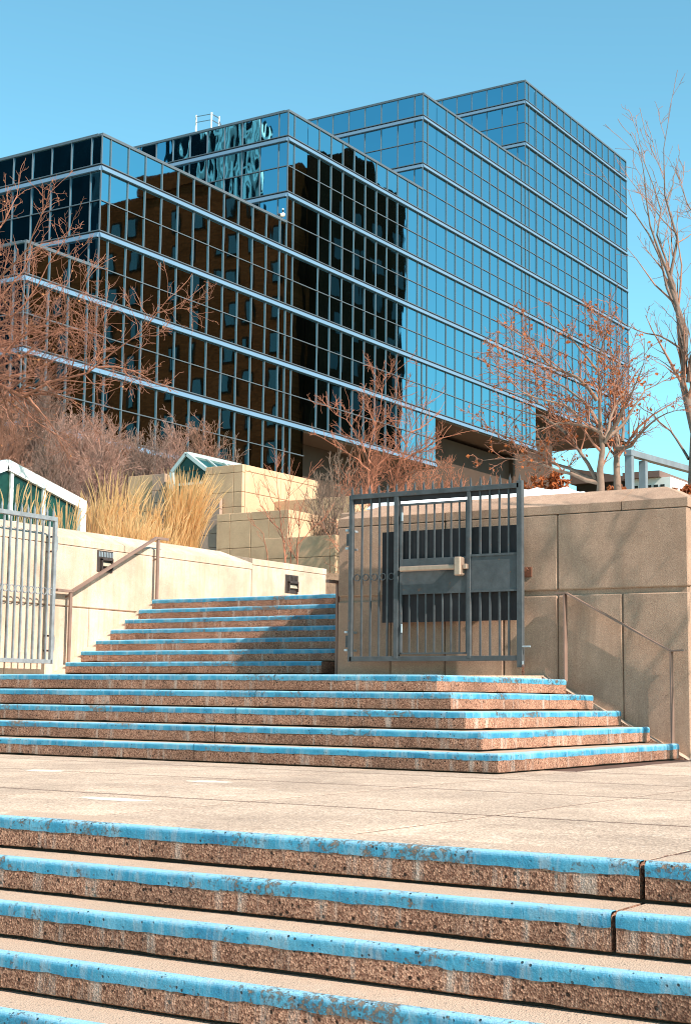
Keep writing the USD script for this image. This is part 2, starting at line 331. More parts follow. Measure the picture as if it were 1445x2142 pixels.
mland = struct('upper_landing')
t = np.array([(x, y, z) for y, z in ((11.928 + .3, ZM - .004), (15.27, .27)) for x in (-17, -6.9)])
MB().add(np.vstack([t, t - [0, 0, .15]]), [[0, 1, 3, 2], [4, 6, 7, 5], [0, 4, 5, 1], [2, 3, 7, 6], [0, 2, 6, 4], [1, 5, 7, 3]]).build('landing_slab', PAVE[0], mland)
pz = struct('plaza')
MB().box((-14.349, UY + UT * 6 + .45, 1.0), (-9.92, 26.0, 1.394)).build('plaza_slab', PAVE[1], pz)
MB().box((-12, -12, ZL - .15 * 7 - .3), (9, 3.74, ZL - .15 * 7)).build('lower_pavement', PAVE[1], '/World')
tag(stage.GetPrimAtPath('/World/lower_pavement'), kind='structure')

# ------------------------------------------------------------------ the two big walls
def wall(root, mp, mat, lo, hi, s0, s1, rows, cops, zt, backs, cz, ends):
    """mp(s, d, z) places a point: s along the wall, d into it. rows: (z0, z1, joints)."""
    def put(m, name, mm=mat):
        v, f, _ = meshkit.arrays(m); v = mp(v[:, 0], v[:, 1], v[:, 2])
        if trimesh.Trimesh(v, f, process=False).volume < 0: f = f[:, ::-1]
        MB().add(v, f).build(name, mm, root, smooth=20)
    put(cbox((s0 + .03, .03, lo), (s1 - .03, .45, zt - .02), .001), 'wall_core', mat)
    for z0, z1, js in rows:
        for a, b in zip(js[:-1], js[1:]):
            put(cbox((a + .007, 0, z0), (b - .007, .12, z1), .012), 'wall_panel')
    for a, b, c0, c1, h in cops:                    # coping stones: face, sloped top, back; hipped where an end is free
        e0, e1 = (.37 if c0 else 0.006), (.37 if c1 else 0.006)
        f0, f1 = (0.0 if c0 else .006), (0.0 if c1 else .006)
        pts = []
        for d, z in ((0, zt + .004), (0.006, zt), (0, zt + .094), (.006, zt + .1)):
            pts += [(a + f0, d, z), (b - f1, d, z)]
        pts += [(a + e0, .37, zt + h), (b - e1, .37, zt + h), (a + e0, backs, zt + h + .01), (b - e1, backs, zt + h + .01), (a + f0, backs, zt), (b - f1, backs, zt), (a + f0, backs, zt + .1), (b - f1, backs, zt + .1)]
        put(manifold3d.Manifold.hull_points(np.array(pts)), 'coping_stone')
W = 14.9
rw = thing('concrete_wall', 'brown precast concrete wall with sloped coping standing behind the right-hand gate', 'wall')
wall(rw, lambda s, d, z: np.stack([s, W + d, z], 1), WALLC, -.9, 2.1, -9.6, -5.3,
     [(-.9, 1.125, [-9.6, -8.87, -8.16, -7.42, -6.77, -6.03, -5.3]), (1.187, 2.008, [-9.6, -8.16, -6.77, -5.3])],
     [(-9.6, -8.87, True, False, .275), (-8.87, -8.16, False, False, .275), (-8.16, -6.03, False, False, .275), (-6.03, -5.3, False, True, .275)], 2.013, .8, 0, 0)
MB().cbox((-9.9, 15.4, .2), (-9.3, 26, 2.26), .02).build('side_wall', WALLC, rw)
MB().cbox((-5.9, 15.36, -.9), (-5.3, 30, 2.2), .02).build('return_wall', WALLC, rw)
MB().box((-9.29, 15.72, .5), (-5.91, 26, 2.20)).build('planter_fill', SOIL, rw)
lw = thing('concrete_wall', 'pale sunlit concrete wall with sloped coping running up beside the upper stair', 'wall')
XL = -14.35
wall(lw, lambda s, d, z: np.stack([XL - d, s, z], 1), WALLL, -.9, 2.14, 10.5, 19.70,
     [(-.9, 1.20, [10.5, 13.05, 14.25, 15.85, 17.4, 19.70]), (1.213, 2.055, [10.5, 14.25, 19.70])],
     [(10.5, 13.2, False, False, .275), (13.2, 16.55, False, False, .275), (16.55, 19.70, False, True, .275)], 2.062, .8, 0, 0)
wall(lw, lambda s, d, z: np.stack([XL - d, s, z], 1), WALLL, -.9, 2.19, 19.706, 21.91,
     [(-.9, 2.13, [19.706, 21.91])], [(19.706, 21.91, False, True, .16)], 2.137, .7, 0, 0)
MB().box((-30, 10.5, .3), (-15.16, 24.5, 2.3)).build('planter_fill', SOIL, lw)

# step lights set in the pale wall
for i, (y0, y1, z0, z1) in enumerate(((15.97, 16.30, 1.74, 2.045), (20.64, 21.02, 1.74, 2.05))):
    lt = thing('step_light', ('dark metal step light set in the pale wall, partly behind the handrail', 'dark metal step light near the far end of the pale wall above the top step')[i], 'wall light')
    X = XL + .004
    MB().cbox((XL - .02, y0, z0), (X + .008, y1, z1), .003).build('cover_plate', BRONZE, lt)
    h = z1 - z0; w = y1 - y0; m = MB()
    for j in range(9):
        yj = y0 + .03 + (w - .06) * j / 8
        m.box((X + .004, yj - .006, z1 - .3 * h), (X + .016, yj + .006, z1 - .02))
    m.build('louvre_ribs', GALV if i == 0 else BRONZE, lt)
    m = MB(); c = (y0 + y1) / 2 + .01; q = .36 * w
    m.box((X + .006, c - q, z1 - .46 * h), (X + .05, c + q, z1 - .34 * h)); m.box((X + .006, c - q, z0 + .1 * h), (X + .05, c - q + .02, z1 - .4 * h)); m.box((X + .006, c + q - .02, z0 + .1 * h), (X + .05, c + q, z1 - .4 * h))
    m.build('hood', BRONZE, lt)
    MB().add([(X + .01, c - q + .02, z1 - .55 * h), (X + .01, c + q - .02, z1 - .55 * h), (X + .045, c + q - .02, z1 - .72 * h), (X + .045, c - q + .02, z1 - .72 * h), (X + .01, c - q + .02, z1 - .75 * h), (X + .01, c + q - .02, z1 - .75 * h)],
             [[0, 1, 2, 3], [3, 2, 5, 4], [4, 5, 1, 0]]).build('lens', LENS, lt)

# ------------------------------------------------------------------ handrails
def handrail(root, posts, rail, mat, w=.05):
    for p, zt in posts:
        MB().bar(p, (p[0], p[1], zt), w if w > .055 else .045, .014 if w > .055 else .03, (1, 0, 0)).build('post', mat, root)
    m = MB()
    for a, b in zip(rail[:-1], rail[1:]): m.bar(a, b, w, .016 if w > .055 else .035)
    m.build('rail', mat, root)
hr = thing('handrail', 'brown steel handrail with two posts climbing along the pale wall', 'handrail')
xr = XL + .09
handrail(hr, [((xr, 15.36, .30), 1.40), ((xr, 17.2, 1.25), 2.32)], [(xr, 15.08, 1.415), (xr, 15.38, 1.415), (xr, 17.16, 2.325), (xr, 17.42, 2.325)], RAIL)
for y, z in ((15.36, 1.36), (17.2, 2.02)): MB().bar((xr, y, z), (XL, y, z - .02), .02, .02).build('wall_bracket', RAIL, hr)
hr = thing('handrail', 'thin brown handrail sloping down the brown wall at the right edge', 'handrail')
handrail(hr, [((-6.64, W - .095, .2), 1.13), ((-5.465, W - .095, -.43), .505)], [(-6.74, W - .095, 1.14), (-6.62, W - .095, 1.14), (-5.47, W - .095, .515), (-5.34, W - .095, .52)], RAIL, .075)
hr = thing('handrail', 'short end of a steel handrail at the left end of the brown wall', 'handrail')
handrail(hr, [((-9.70, 15.06, .25), 1.36)], [(-9.72, 14.86, 1.375), (-9.70, 15.1, 1.375), (-9.76, 17.0, 2.35)], RAIL)

# ------------------------------------------------------------------ gates
def ring(c, r, axis, w=.009, n=16):
    """A flat ring lying in the plane of the gate; axis: 'x' or 'y', the way the gate faces."""
    a = np.linspace(0, 2 * PI, n, endpoint=False); o = np.stack([np.cos(a), np.sin(a)], 1)
    V = []
    for rr in (r - w, r):
        for t in (-.008, .008):
            for u, z in o * rr:
                V.append((c[0] + t, c[1] + u, c[2] + z) if axis == 'x' else (c[0] + u, c[1] + t, c[2] + z))
    F = []
    for i in range(n):
        j = (i + 1) % n
        F += [(i, j, n + j, n + i), (2 * n + j, 2 * n + i, 3 * n + i, 3 * n + j), (n + i, n + j, 3 * n + j, 3 * n + i), (j, i, 2 * n + i, 2 * n + j)]
    return MB().add(V, F)
def spike(p, h=.10, w=.021):
    x, y, z = p; q = w / 2
    V = [(x - q, y - q, z), (x + q, y - q, z), (x + q, y + q, z), (x - q, y + q, z)]
    V += [(a, b, z + h * .45) for a, b, _ in V] + [(x, y, z + h)]
    return MB().add(V, [[0, 1, 5], [0, 5, 4], [1, 2, 6], [1, 6, 5], [2, 3, 7], [2, 7, 6], [3, 0, 4], [3, 4, 7], [4, 5, 8], [5, 6, 8], [6, 7, 8], [7, 4, 8]])
GY = 14.68
G = lambda zx, zy: at(700 + zx / 3.44, 990 + zy / 3.44, y=GY)
gt = thing('steel_gate', 'grey steel gate with a push-bar door leaf, standing open against the brown wall', 'gate')
zb, zt = G(600, 1335)[2], G(600, 145)[2]           # middle of the bottom and the top rail
gl, gr = G(118, 700)[0], G(1333, 700)[0]
x_at = lambda zx: G(zx, 740)[0]
z_at = lambda zx, zy: G(zx, zy)[2]
MB().cbox((gl - .022, GY - .025, zb - .03), (gl + .028, GY + .025, zt + .03), .003).build('frame_post', STEEL, gt)
MB().cbox((gr - .028, GY - .03, zb - .10), (gr + .036, GY + .03, zt + .06), .003).build('frame_post', STEEL, gt)
MB().cbox((gl, GY - .025, zb - .028), (gr, GY + .025, zb + .028), .003).build('bottom_rail', STEEL, gt)
MB().cbox((gl, GY - .03, zt - .02), (gr, GY + .03, zt + .035), .003).build('top_rail', STEEL, gt)
xm0, xm1 = x_at(447), x_at(970)
MB().cbox((xm0 - .03, GY - .028, zb), (xm0 + .03, GY + .025, zt), .003).build('frame_post', STEEL, gt)
MB().cbox((xm1 - .02, GY - .028, zb), (xm1 + .02, GY + .025, zt), .003).build('frame_post', STEEL, gt)
MB().box((gl + .02, GY + .0, zt - .075), (gr - .02, GY + .02, zt - .018)).build('head_plate', PLATE, gt)
def gbar(x, z0, z1, w=.02, parent=gt): MB().box((x - w / 2, GY - w / 2, z0), (x + w / 2, GY + w / 2, z1)).build('bar', STEEL, parent)
for zx in (195, 258, 320, 380): gbar(x_at(zx), zb, zt)
for zx in (162, 223, 285, 347, 408):
    ring((x_at(zx), GY, z_at(160, 750) - .004), .042, 'y').build('ring', STEEL, gt)
rp0, rp1 = z_at(1150, 845), z_at(1150, 585)
for zx in (1047, 1117, 1186, 1253): gbar(x_at(zx), zb, rp0); gbar(x_at(zx), rp1, zt)
MB().cbox((xm1 + .02, GY - .012, rp0), (gr - .028, GY - .004, rp1), .002).build('cover_plate', STEEL, gt)
for z in (rp0, rp1): MB().box((xm1 + .02, GY - .022, z - .012), (gr - .028, GY + .01, z + .012)).build('plate_rail', STEEL, gt)
# the door leaf inside the gate
dl = x_at(478); dr = x_at(950); dz1 = z_at(700, 208); dz0 = zb + .05
lf = MB().box((dl - .012, GY - .018, dz0), (dl + .014, GY + .014, dz1)).box((dr - .006, GY - .018, dz0), (dr + .016, GY + .014, dz1)).box((dl, GY - .018, dz1 - .022), (dr, GY + .014, dz1)).box((dl, GY - .018, dz0), (dr, GY + .014, dz0 + .018)).build('door_leaf', STEEL, gt)
dp0, dp1 = z_at(700, 868), z_at(700, 610)
for zx in (538, 597, 656, 716, 776, 837, 897): gbar(x_at(zx), dz0, dp0, .016, lf); gbar(x_at(zx), dp1, dz1, .016, lf)
MB().cbox((dl + .01, GY - .012, dp0), (dr, GY - .002, dp1), .002).build('door_panel', STEEL, lf)
for z in (.33, 1.6): MB().cbox((dl + .012, GY - .03, zb + z - .04), (dl + .03, GY - .01, zb + z + .06), .003).build('leaf_hinge', GALV, lf)
pz0 = z_at(690, 687)
m = MB(); m.mesh(cbox((x_at(492), GY - .10, pz0 - .028), (x_at(890), GY - .055, pz0 + .030), .012)); m.build('push_bar', CHROME, lf)
MB().cbox((x_at(890), GY - .115, z_at(915, 740)), (x_at(938), GY - .012, z_at(915, 606)), .012).build('latch_case', CHROME, lf)
MB().cbox((x_at(478), GY - .06, pz0 - .02), (x_at(500), GY - .012, pz0 + .02), .006).build('push_bar_end', BRONZE, lf)
MB().cbox((x_at(942), GY - .075, z_at(960, 692)), (x_at(970), GY - .028, z_at(960, 655)), .006).build('strike', CHROME, gt)
# plate behind, hinges, bolt, chain
MB().box((x_at(327), GY + .045, z_at(700, 1068)), (gr - .02, GY + .052, z_at(700, 402))).build('back_plate', PLATE, gt)
for zy in (480, 1212):
    h = MB().cbox((gl - .062, GY - .012, z_at(100, zy + 42)), (gl - .022, GY + .012, z_at(100, zy - 42)), .003).build('hinge', STEEL, gt)
    for e in (-68, 62): MB().cbox((gl - .075, GY - .02, z_at(100, zy + e + 8)), (gl - .028, GY + .19, z_at(100, zy + e - 8)), .004).build('hinge_pin', GALV, h)
MB().tube([(gr, GY - .02, z_at(1380, 1248)), (gr + .13, GY - .02, z_at(1380, 1248))], .009).build('slide_bolt', GALV, gt)
for i, zx in enumerate((128, 190, 253, 318, 380, 445, 510, 575, 640, 705, 772, 840, 908, 977, 1048, 1118, 1190, 1260, 1330)):
    spike((G(zx, 100)[0], GY, zt + .033), .115).build('spike', STEEL, gt)
chain = thing('chain', 'short rusty chain hanging from the foot of the right gate\'s outer post', 'chain')
for i in range(4):
    c = (gr + .045, GY - .03, zb - .055 - .034 * i)
    m = MB(); a = np.linspace(0, 2 * PI, 11); r = np.stack([np.cos(a) * .011, np.sin(a) * .022], 1)
    m.tube([(c[0] + (u if i % 2 else 0), c[1] + (0 if i % 2 else u), c[2] + v) for u, v in r], .0045, 6)
    m.build('link', RUST if i else GALV, chain)
MB().cbox((gr + .03, GY - .045, zb - .23), (gr + .06, GY - .02, zb - .185), .004).build('padlock', RUST, chain)
hk = thing('gate_catch', 'rusty wall-mounted gate catch just right of the right gate', 'catch')
cx_, cz_ = at(1102, 1197, y=W)[0], at(1102, 1197, y=W)[2]
MB().cbox((cx_ - .06, W - .012, cz_ - .055), (cx_ + .06, W + .01, cz_ + .055), .004).build('base', RUST, hk)
MB().tube([(cx_ - .05, W - .14, cz_ - .01), (cx_ - .05, W, cz_)], .028, 10).build('stem', BRONZE, hk)
MB().tube([(cx_ - .06, W - .1, cz_ - .03), (cx_ + .02, W - .1, cz_ + .01), (cx_ + .05, W - .095, cz_ + .03)], .022, 8).build('claw', RUST, hk)

LGATE = rusty('left_gate_paint', (.19, .205, .22), .66)
# left gate: folded back along the pale wall
GX = XL + .17
gt2 = thing('steel_gate', 'light grey spiked steel gate with a row of rings, folded back along the pale wall', 'gate')
G2 = lambda px, py: at(px, py, x=GX)
ye = G2(112, 1200)[1]; z0, z1 = G2(60, 1383)[2], G2(60, 1078)[2]; ys = ye - 2.15
MB().cbox((GX - .025, ye - .025, z0 - .028), (GX + .025, ye + .028, z1 + .028), .003).build('frame_post', LGATE, gt2)
MB().cbox((GX - .025, ys - .025, z0 - .028), (GX + .025, ys + .025, z1 + .028), .003).build('frame_post', LGATE, gt2)
MB().cbox((GX - .025, ys, z0 - .028), (GX + .025, ye, z0 + .028), .003).build('bottom_rail', LGATE, gt2)
MB().cbox((GX - .03, ys, z1 - .028), (GX + .03, ye, z1 + .03), .003).build('top_rail', LGATE, gt2)
pitch = (G2(99, 1250)[1] - G2(3.5, 1250)[1]) / 7
yb = G2(98.5, 1250)[1]
k = 0
while yb - pitch * k > ys + .05:
    y = yb - pitch * k; k += 1
    MB().box((GX - .011, y - .011, z0), (GX + .011, y + .011, z1)).build('bar', LGATE, gt2)
    ring((GX, y + pitch / 2, z0 + .94), .05, 'x').build('ring', LGATE, gt2)
    spike((GX, y + pitch * .55, z1 + .03), .125).build('spike', LGATE, gt2)
for z in (z1 - .33, z0 + .25):
    h = MB().cbox((GX - .012, ye + .026, z - .09), (GX + .012, ye + .058, z + .09), .003).build('hinge', LGATE, gt2)
    for e in (-.1, .1): MB().cbox((XL, ye + .03, z + e - .012), (GX, ye + .06, z + e + .012), .004).build('hinge_pin', BRONZE, h)

# ------------------------------------------------------------------ the stepped glass office block
FX = -55.0; MOD = 1.5085; FL = 3.839; PH = 1.735; BH = .369
CORN = [54.95, 60.55, 78.65, 96.75, 114.86, 138.24]
ROOF = [54.20 - 2 * FL * (4 - j) for j in range(5)]
BAND = [54.20 - PH - FL * k for k in range(14)]                      # upper edge of each band
def glass_mat(name, tint, amp, sc):
    n = {'g': ('geometry', {}), 'mp': ('mapping', {'mapping_type': 'point', 'scale': (1.0, 1.0, .45)}), 'n': ('noise_texture', {'scale': sc, 'detail': 1.5}),
         'b': ('bump', {'strength': 1.0, 'distance': amp}), 'p': ('principled_bsdf', {'metallic': 1.0, 'roughness': .015, 'base_color': tint})}
    return M(name, n, [('g.position', 'mp.vector'), ('mp.vector', 'n.vector'), ('n.fac', 'b.height'), ('b.normal', 'p.normal')])
GLASS = glass_mat('blue_mirror_glass', (.225, .475, .57), .0028, .8)
GLASS2 = glass_mat('blue_mirror_glass_end', (.17, .44, .57), .011, .7)
FRAME = plain('mullion_metal', (.15, .175, .20), .45, .5, .1, 1.0)
BANDM = plain('pale_blue_spandrel', (.15, .25, .35), .42, .35, .06, .3)
NEARBLK = plain('near_black', (.012, .016, .022), .6)
ROOFM = plain('roof_gravel', (.25, .23, .21), .9, 0, .3, 8.0)
BROWNW = plain('dark_brown_cladding', (.055, .031, .02), .7, 0, .2, .6)
ob = thing('office_building', 'large blue mirror-glass office block stepping up in five flat-roofed terraces', 'building')
prng = np.random.default_rng(7)
PANES = []                                                           # (size on the picture, vertices, material)
def pane(ax, c, s0, s1, z0, z1):
    e = .03
    if s1 - s0 < .15 or z1 - z0 < .15: return
    d = prng.normal(0, .0014 if ax == 'x' else .004, 3)
    q = np.array([(s0 + e, z0 + e), (s1 - e, z0 + e), (s1 - e, z1 - e), (s0 + e, z1 - e)])
    d = d * min(1.0, (s1 - s0) / 1.5)
    dd = d[0] + d[1] * np.array([-1, 1, 1, -1]) + d[2] * np.array([-1, -1, 1, 1])
    v = np.array([(c - .02 + o, a, z) if ax == 'x' else (a, c + .02 + o, z) for (a, z), o in zip(q, dd)])
    if ax == 'y': v = v[::-1]
    m = v.mean(0); PANES.append(((s1 - s0) * (z1 - z0) * abs(m[0] if ax == 'x' else m[1]) / np.linalg.norm(m) ** 3 * (1 if m[2] / np.hypot(*m[:2]) > .18 else .2), v, GLASS if ax == 'x' else GLASS2))
grid, bands = MB(), []
def mullion(ax, c, s, z0, z1, w=.055, d=.045):
    if z1 - z0 < .05: return
    if ax == 'x': grid.box((c - .04, s - w / 2, z0), (c + d, s + w / 2, z1))
    else: grid.box((s - w / 2, c - d, z0), (s + w / 2, c + .04, z1))
def transom(ax, c, a, b, z, h=.05, d=.038):
    if ax == 'x': grid.box((c - .04, a, z - h / 2), (c + d, b, z + h / 2))
    else: grid.box((a, c - d, z - h / 2), (b, c + .04, z + h / 2))
def face(ax, c, a, b, lines, top, bottom, end0=True):
    """One flat piece of curtain wall from a to b along its axis; lines: the mullion positions."""
    ls = [a] + [x for x in lines if a + .1 < x < b - .1] + [b]
    rows = []
    z = top
    ks = [k for k in range(14) if BAND[k] < top - .1 and BAND[k] > bottom - .2]
    prev = top
    for k in ks:
        h = prev - BAND[k]
        n = max(1, int(round(h / PH)))
        rows += [(prev - h * (i + 1) / n, prev - h * i / n) for i in range(n)]
        bands.append((ax, c, a, b, BAND[k])); prev = BAND[k] - BH
    if prev - bottom > .3:
        n = max(1, int(round((prev - bottom) / PH)))
        rows += [(max(bottom, prev - PH * (i + 1)), prev - PH * i) for i in range(n) if prev - PH * i > bottom]
    for z0, z1 in rows:
        for s0, s1 in zip(ls[:-1], ls[1:]): pane(ax, c, s0, s1, z0, z1)
        for s in ls[1:-1] + ([a] if end0 else []) + ([b] if b > 138 else []): mullion(ax, c, s, z0, z1)
        transom(ax, c, a, b, z0 + .03)
    transom(ax, c, a, b, top - .04, .09, .06)
GRID = [61.304 + MOD * n for n in range(-5, 52)]
zones = [(54.95, 60.55, 0, 4.0), (60.55, 78.65, 1, 4.0), (78.65, 81.0, 2, 4.0), (81.0, 96.75, 2, BAND[9] - BH), (96.75, 98.95, 3, BAND[9] - BH), (98.95, 114.86, 3, BAND[8] - BH), (114.86, 116.8, 4, BAND[8] - BH), (116.8, 138.24, 4, BAND[7] - BH)]
for a, b, j, bot in zones: face('x', FX, a, b, GRID, ROOF[j], bot, a in CORN)
XLN = [FX - .75 - MOD * n for n in range(0, 30)]
BACK = -92.0
for j in range(5):
    lo = ROOF[j - 1] + .02 if j else 4.0
    face('y', CORN[j], BACK, FX - .03, sorted(XLN), ROOF[j], lo, False)
PANES.sort(key=lambda p: -p[0])
for _, v, m in PANES[:298]: MB().add(v, [[0, 1, 2, 3]]).build('window_pane', m, ob)
for m, nm in ((GLASS, 'upper_glazing'), (GLASS2, 'end_glazing')):
    r = MB()
    for _, v, mm in PANES[298:]:
        if mm is m: r.add(v, [[0, 1, 2, 3]])
    tag(r.build(nm, m, ob), kind='stuff')
tag(grid.build('mullion_grid', FRAME, ob), kind='stuff')
merged = {}
for ax, c, a, b, z in bands:
    if ax == 'x' and (ax, c, z) in merged and abs(merged[(ax, c, z)][1] - a) < .01: merged[(ax, c, z)][1] = b
    else: merged.setdefault((ax, c, z), [a, b])
for (ax, c, z), (a, b) in merged.items():
    if ax == 'x':
        t = MB().add([(c - .2, a, z - .09), (c - .2, b, z - .09), (c + .03, b, z - .09), (c + .03, a, z - .09), (c + .16, a, z - BH + .0), (c + .16, b, z - BH + .0), (c - .2, b, z - BH), (c - .2, a, z - BH)],
                     [[0, 3, 2, 1], [3, 4, 5, 2], [4, 7, 6, 5], [0, 7, 4, 3], [1, 2, 5, 6]])
        t.build('spandrel_band', BANDM, ob)
        MB().box((c - .2, a, z - .09), (c + .005, b, z + .0)).build('shade_strip', NEARBLK, ob)  # near-black strip painting in the line of shade above the band
    else:
        t = MB().add([(a, c + .2, z - .09), (b, c + .2, z - .09), (b, c - .03, z - .09), (a, c - .03, z - .09), (a, c - .16, z - BH), (b, c - .16, z - BH), (b, c + .2, z - BH), (a, c + .2, z - BH)],
                     [[0, 1, 2, 3], [3, 2, 5, 4], [4, 5, 6, 7], [0, 3, 4, 7], [1, 6, 5, 2]])
        t.build('spandrel_band', BANDM, ob)
        MB().box((a, c - .005, z - .09), (b, c + .2, z)).build('shade_strip', NEARBLK, ob)  # same dark strip for the shade line on the end faces
for j in range(5):
    a, b = CORN[j], CORN[j + 1]
    MB().box((BACK, a + .06, ROOF[j] - .5), (FX - .06, b + (0.03 if j < 4 else -.05), ROOF[j] - .35)).build('roof', ROOFM, ob)
    MB().box((FX - .25, a, ROOF[j]), (FX + .06, b, ROOF[j] + .07)).build('parapet_cap', FRAME, ob)
    MB().box((BACK, a - .06, ROOF[j] + .001), (FX - .25, a + .25, ROOF[j] + .069)).build('parapet_cap', FRAME, ob)
# dark body behind the glass, and the recesses at the foot
body = MB()
for a, b, j, bot in zones: body.box((BACK, a + (.35 if a in CORN else -.001), bot + .02), (FX - .35, b, ROOF[j] - .5))
body.build('building_core', NEARBLK, ob)
MB().box((BACK, 81.0, 2.0), (FX - 2.6, 116.8, 20.9)).build('recessed_wall', BROWNW, ob)
MB().box((BACK, 116.8, 2.0), (FX - 2.2, 124.9, BAND[7] - BH + .01)).build('recessed_wall', BROWNW, ob)
MB().box((-60.8, 81.0, 2.0), (FX - .3, 81.12, BAND[9] - BH)).build('recess_return', BROWNW, ob)
for a, b, z in ((81.0, 98.95, BAND[9] - BH), (98.95, 116.8, BAND[8] - BH), (116.8, 138.24, BAND[7] - BH)):
    MB().box((BACK, a, z - .12), (FX - .02, b - .01, z - .005)).build('soffit', plain('soffit_brown', (.12, .08, .06), .8, 0, .1), ob)
MB().box((BACK, 138.0, BAND[7] - BH), (FX - .1, 138.2, ROOF[4])).build('rear_wall', BANDM, ob)

# rooftop guard rail and goose
WHITE = plain('white_paint', (.8, .8, .78), .5, 0, .05)
rg = thing('guard_rail', 'white tubular guard rail around a roof hatch on the second terrace', 'guard rail')
yq = 80.3
pp = [at(410, 262, y=yq + 1.2), at(442, 258, y=yq), at(458, 256, y=yq + 1.6)]
tops = [at(410, 240, y=yq + 1.2)[2], at(442, 234, y=yq)[2], at(458, 243, y=yq + 1.6)[2]]
for p, t in zip(pp, tops): MB().bar((p[0], p[1], ROOF[2] - .3), (p[0], p[1], t), .09, .09).build('post', WHITE, rg)
for i in (0, 1):
    for f in (.12, .55):
        a, b = pp[i], pp[i + 1]
        MB().bar((a[0], a[1], tops[i] - f), (b[0], b[1], tops[i + 1] - f), .045, .045).build('rail', FRAME, rg)
MB().bar((pp[2][0], pp[2][1], tops[2] - .3), (pp[2][0] + 1.0, pp[2][1], ROOF[2] + .1), .045, .045).build('rail', FRAME, rg)
bp = at(588, 450, x=FX - .1)
gs = thing('goose', 'white-breasted dark-necked goose standing on the lowest terrace edge', 'bird')
by, bz = bp[1], ROOF[1] + .07
B = MB()
def ball(c, r, sub=2):
    s = trimesh.creation.icosphere(sub, 1.0); return s.vertices * r + c, s.faces
man = manifold3d.Manifold()
def hull_of(*balls):
    return manifold3d.Manifold.hull_points(np.vstack([ball(np.array(c), r, 1)[0] for c, r in balls]))
GB = lambda s, z: (FX - .1, by + s, bz + z)
MB().mesh(hull_of((GB(-.28, .24), .04), (GB(-.05, .24), .13), (GB(.16, .30), .15), (GB(.2, .38), .09))).build('body', plain('goose_body', (.55, .48, .40), .8, 0, .4, 6.0), gs, smooth=40)
MB().mesh(hull_of((GB(.22, .36), .135), (GB(.2, .28), .11))).build('breast', WHITE, gs, smooth=40)
MB().mesh(hull_of((GB(-.42, .2), .02), (GB(-.2, .24), .09))).build('tail', NEARBLK, gs, smooth=40)
MB().tube([GB(.2, .42), GB(.21, .55), GB(.18, .68)], [.055, .04, .045], 8).build('neck', NEARBLK, gs, smooth=40)
MB().mesh(hull_of((GB(.18, .72), .06), (GB(.22, .72), .045))).build('head', WHITE, gs, smooth=40)
MB().mesh(hull_of((GB(.25, .715), .025), (GB(.33, .70), .012))).build('bill', NEARBLK, gs)
for o in (-.05, .05): MB().bar((FX - .1 + o, by + .05, bz), (FX - .1 + o, by + .05, bz + .2), .02, .02).build('leg', NEARBLK, gs)

# ------------------------------------------------------------------ what the glass reflects: the far side of the street and the tower behind the viewer
BRICK = M('brown_brick', {'g': ('geometry', {}), 'mp': ('mapping', {'mapping_type': 'point', 'rotation': (PI / 2, 0, 0)}),
    'bt': ('brick_texture', {'scale': 1.0, 'color1': (.165, .034, .0105), 'color2': (.10, .021, .0065), 'mortar': (.10, .03, .014), 'mortar_size': .012, 'brick_width': .55, 'row_height': .2}),
    'n': ('noise_texture', {'scale': .15, 'detail': 4.0}), 'r': ('rgb_ramp', {'ramp': [(.3, (.7, .7, .7)), (.7, (1.1, 1.1, 1.1))]}), 'm': ('mix', {'mix_type': 'multiply', 'fac': 1.0}),
    'p': ('principled_bsdf', {'roughness': 1.0, 'specular_ior_level': 0.0})}, [('g.position', 'mp.vector'), ('mp.vector', 'bt.vector'), ('g.position', 'n.vector'), ('n.fac', 'r.fac'), ('bt.color', 'm.color1'), ('r.color', 'm.color2'), ('m.color', 'p.base_color')])
DARKB = plain('shade_dark_brick', (.026, .012, .007), .95, 0, .3, .3, spec=0.0)  # shade of the unlit side put into the colour; also dark window surrounds
WPANE = M('dark_window', {'p': ('principled_bsdf', {'base_color': (.03, .035, .035), 'roughness': .1, 'specular_ior_level': .5})}, [])
bb = thing('brick_building', 'tall brown brick apartment building seen only mirrored in the glass', 'building')
KY = 150.0
MB().box((-6, KY, 2), (62, KY + 22, 66.8)).build('brick_wall', BRICK, bb)
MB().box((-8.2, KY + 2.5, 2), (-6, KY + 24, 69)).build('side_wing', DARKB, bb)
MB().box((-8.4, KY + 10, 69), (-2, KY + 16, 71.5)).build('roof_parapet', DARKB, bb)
MB().box((8, KY - .3, 66.8), (20, KY + 6, 69.2)).build('roof_parapet', BRICK, bb)
for z in range(13):
    for x in (-3.6, .4, 3.4, 9.2, 13.2, 19.5, 23.5, 26.5, 32.5, 38, 42, 46):
        zz0 = 6 + z * 4.6; w = 1.25 if x not in (.4, 13.2, 26.5) else .7
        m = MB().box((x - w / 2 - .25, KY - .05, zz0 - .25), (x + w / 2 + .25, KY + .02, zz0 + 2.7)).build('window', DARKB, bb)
        MB().box((x - w / 2, KY - .09, zz0), (x + w / 2, KY - .06, zz0 + 2.4)).build('pane', WPANE, m)
for z in range(12):
    for y in (156, 161, 166, 171):
        m = MB().box((-8.25, y, 8 + z * 4.8), (-8.21, y + 1.8, 10.4 + z * 4.8)).build('window', NEARBLK, bb)
tw = thing('glass_tower', 'dark glass tower with white columns seen only mirrored in the glass', 'building')
MB().add([(x, y, z) for z in (-2, 89) for x, y in ((-128.5, -20), (-150, -20), (-150, -45), (-147, -45))], np.array([[0, 3, 2, 1], [4, 5, 6, 7], [0, 1, 5, 4], [1, 2, 6, 5], [2, 3, 7, 6], [3, 0, 4, 7]])).build('tower_body', plain('dark_teal_glass', (.006, .014, .02), .9, 0, .6, .1, spec=.05), tw)
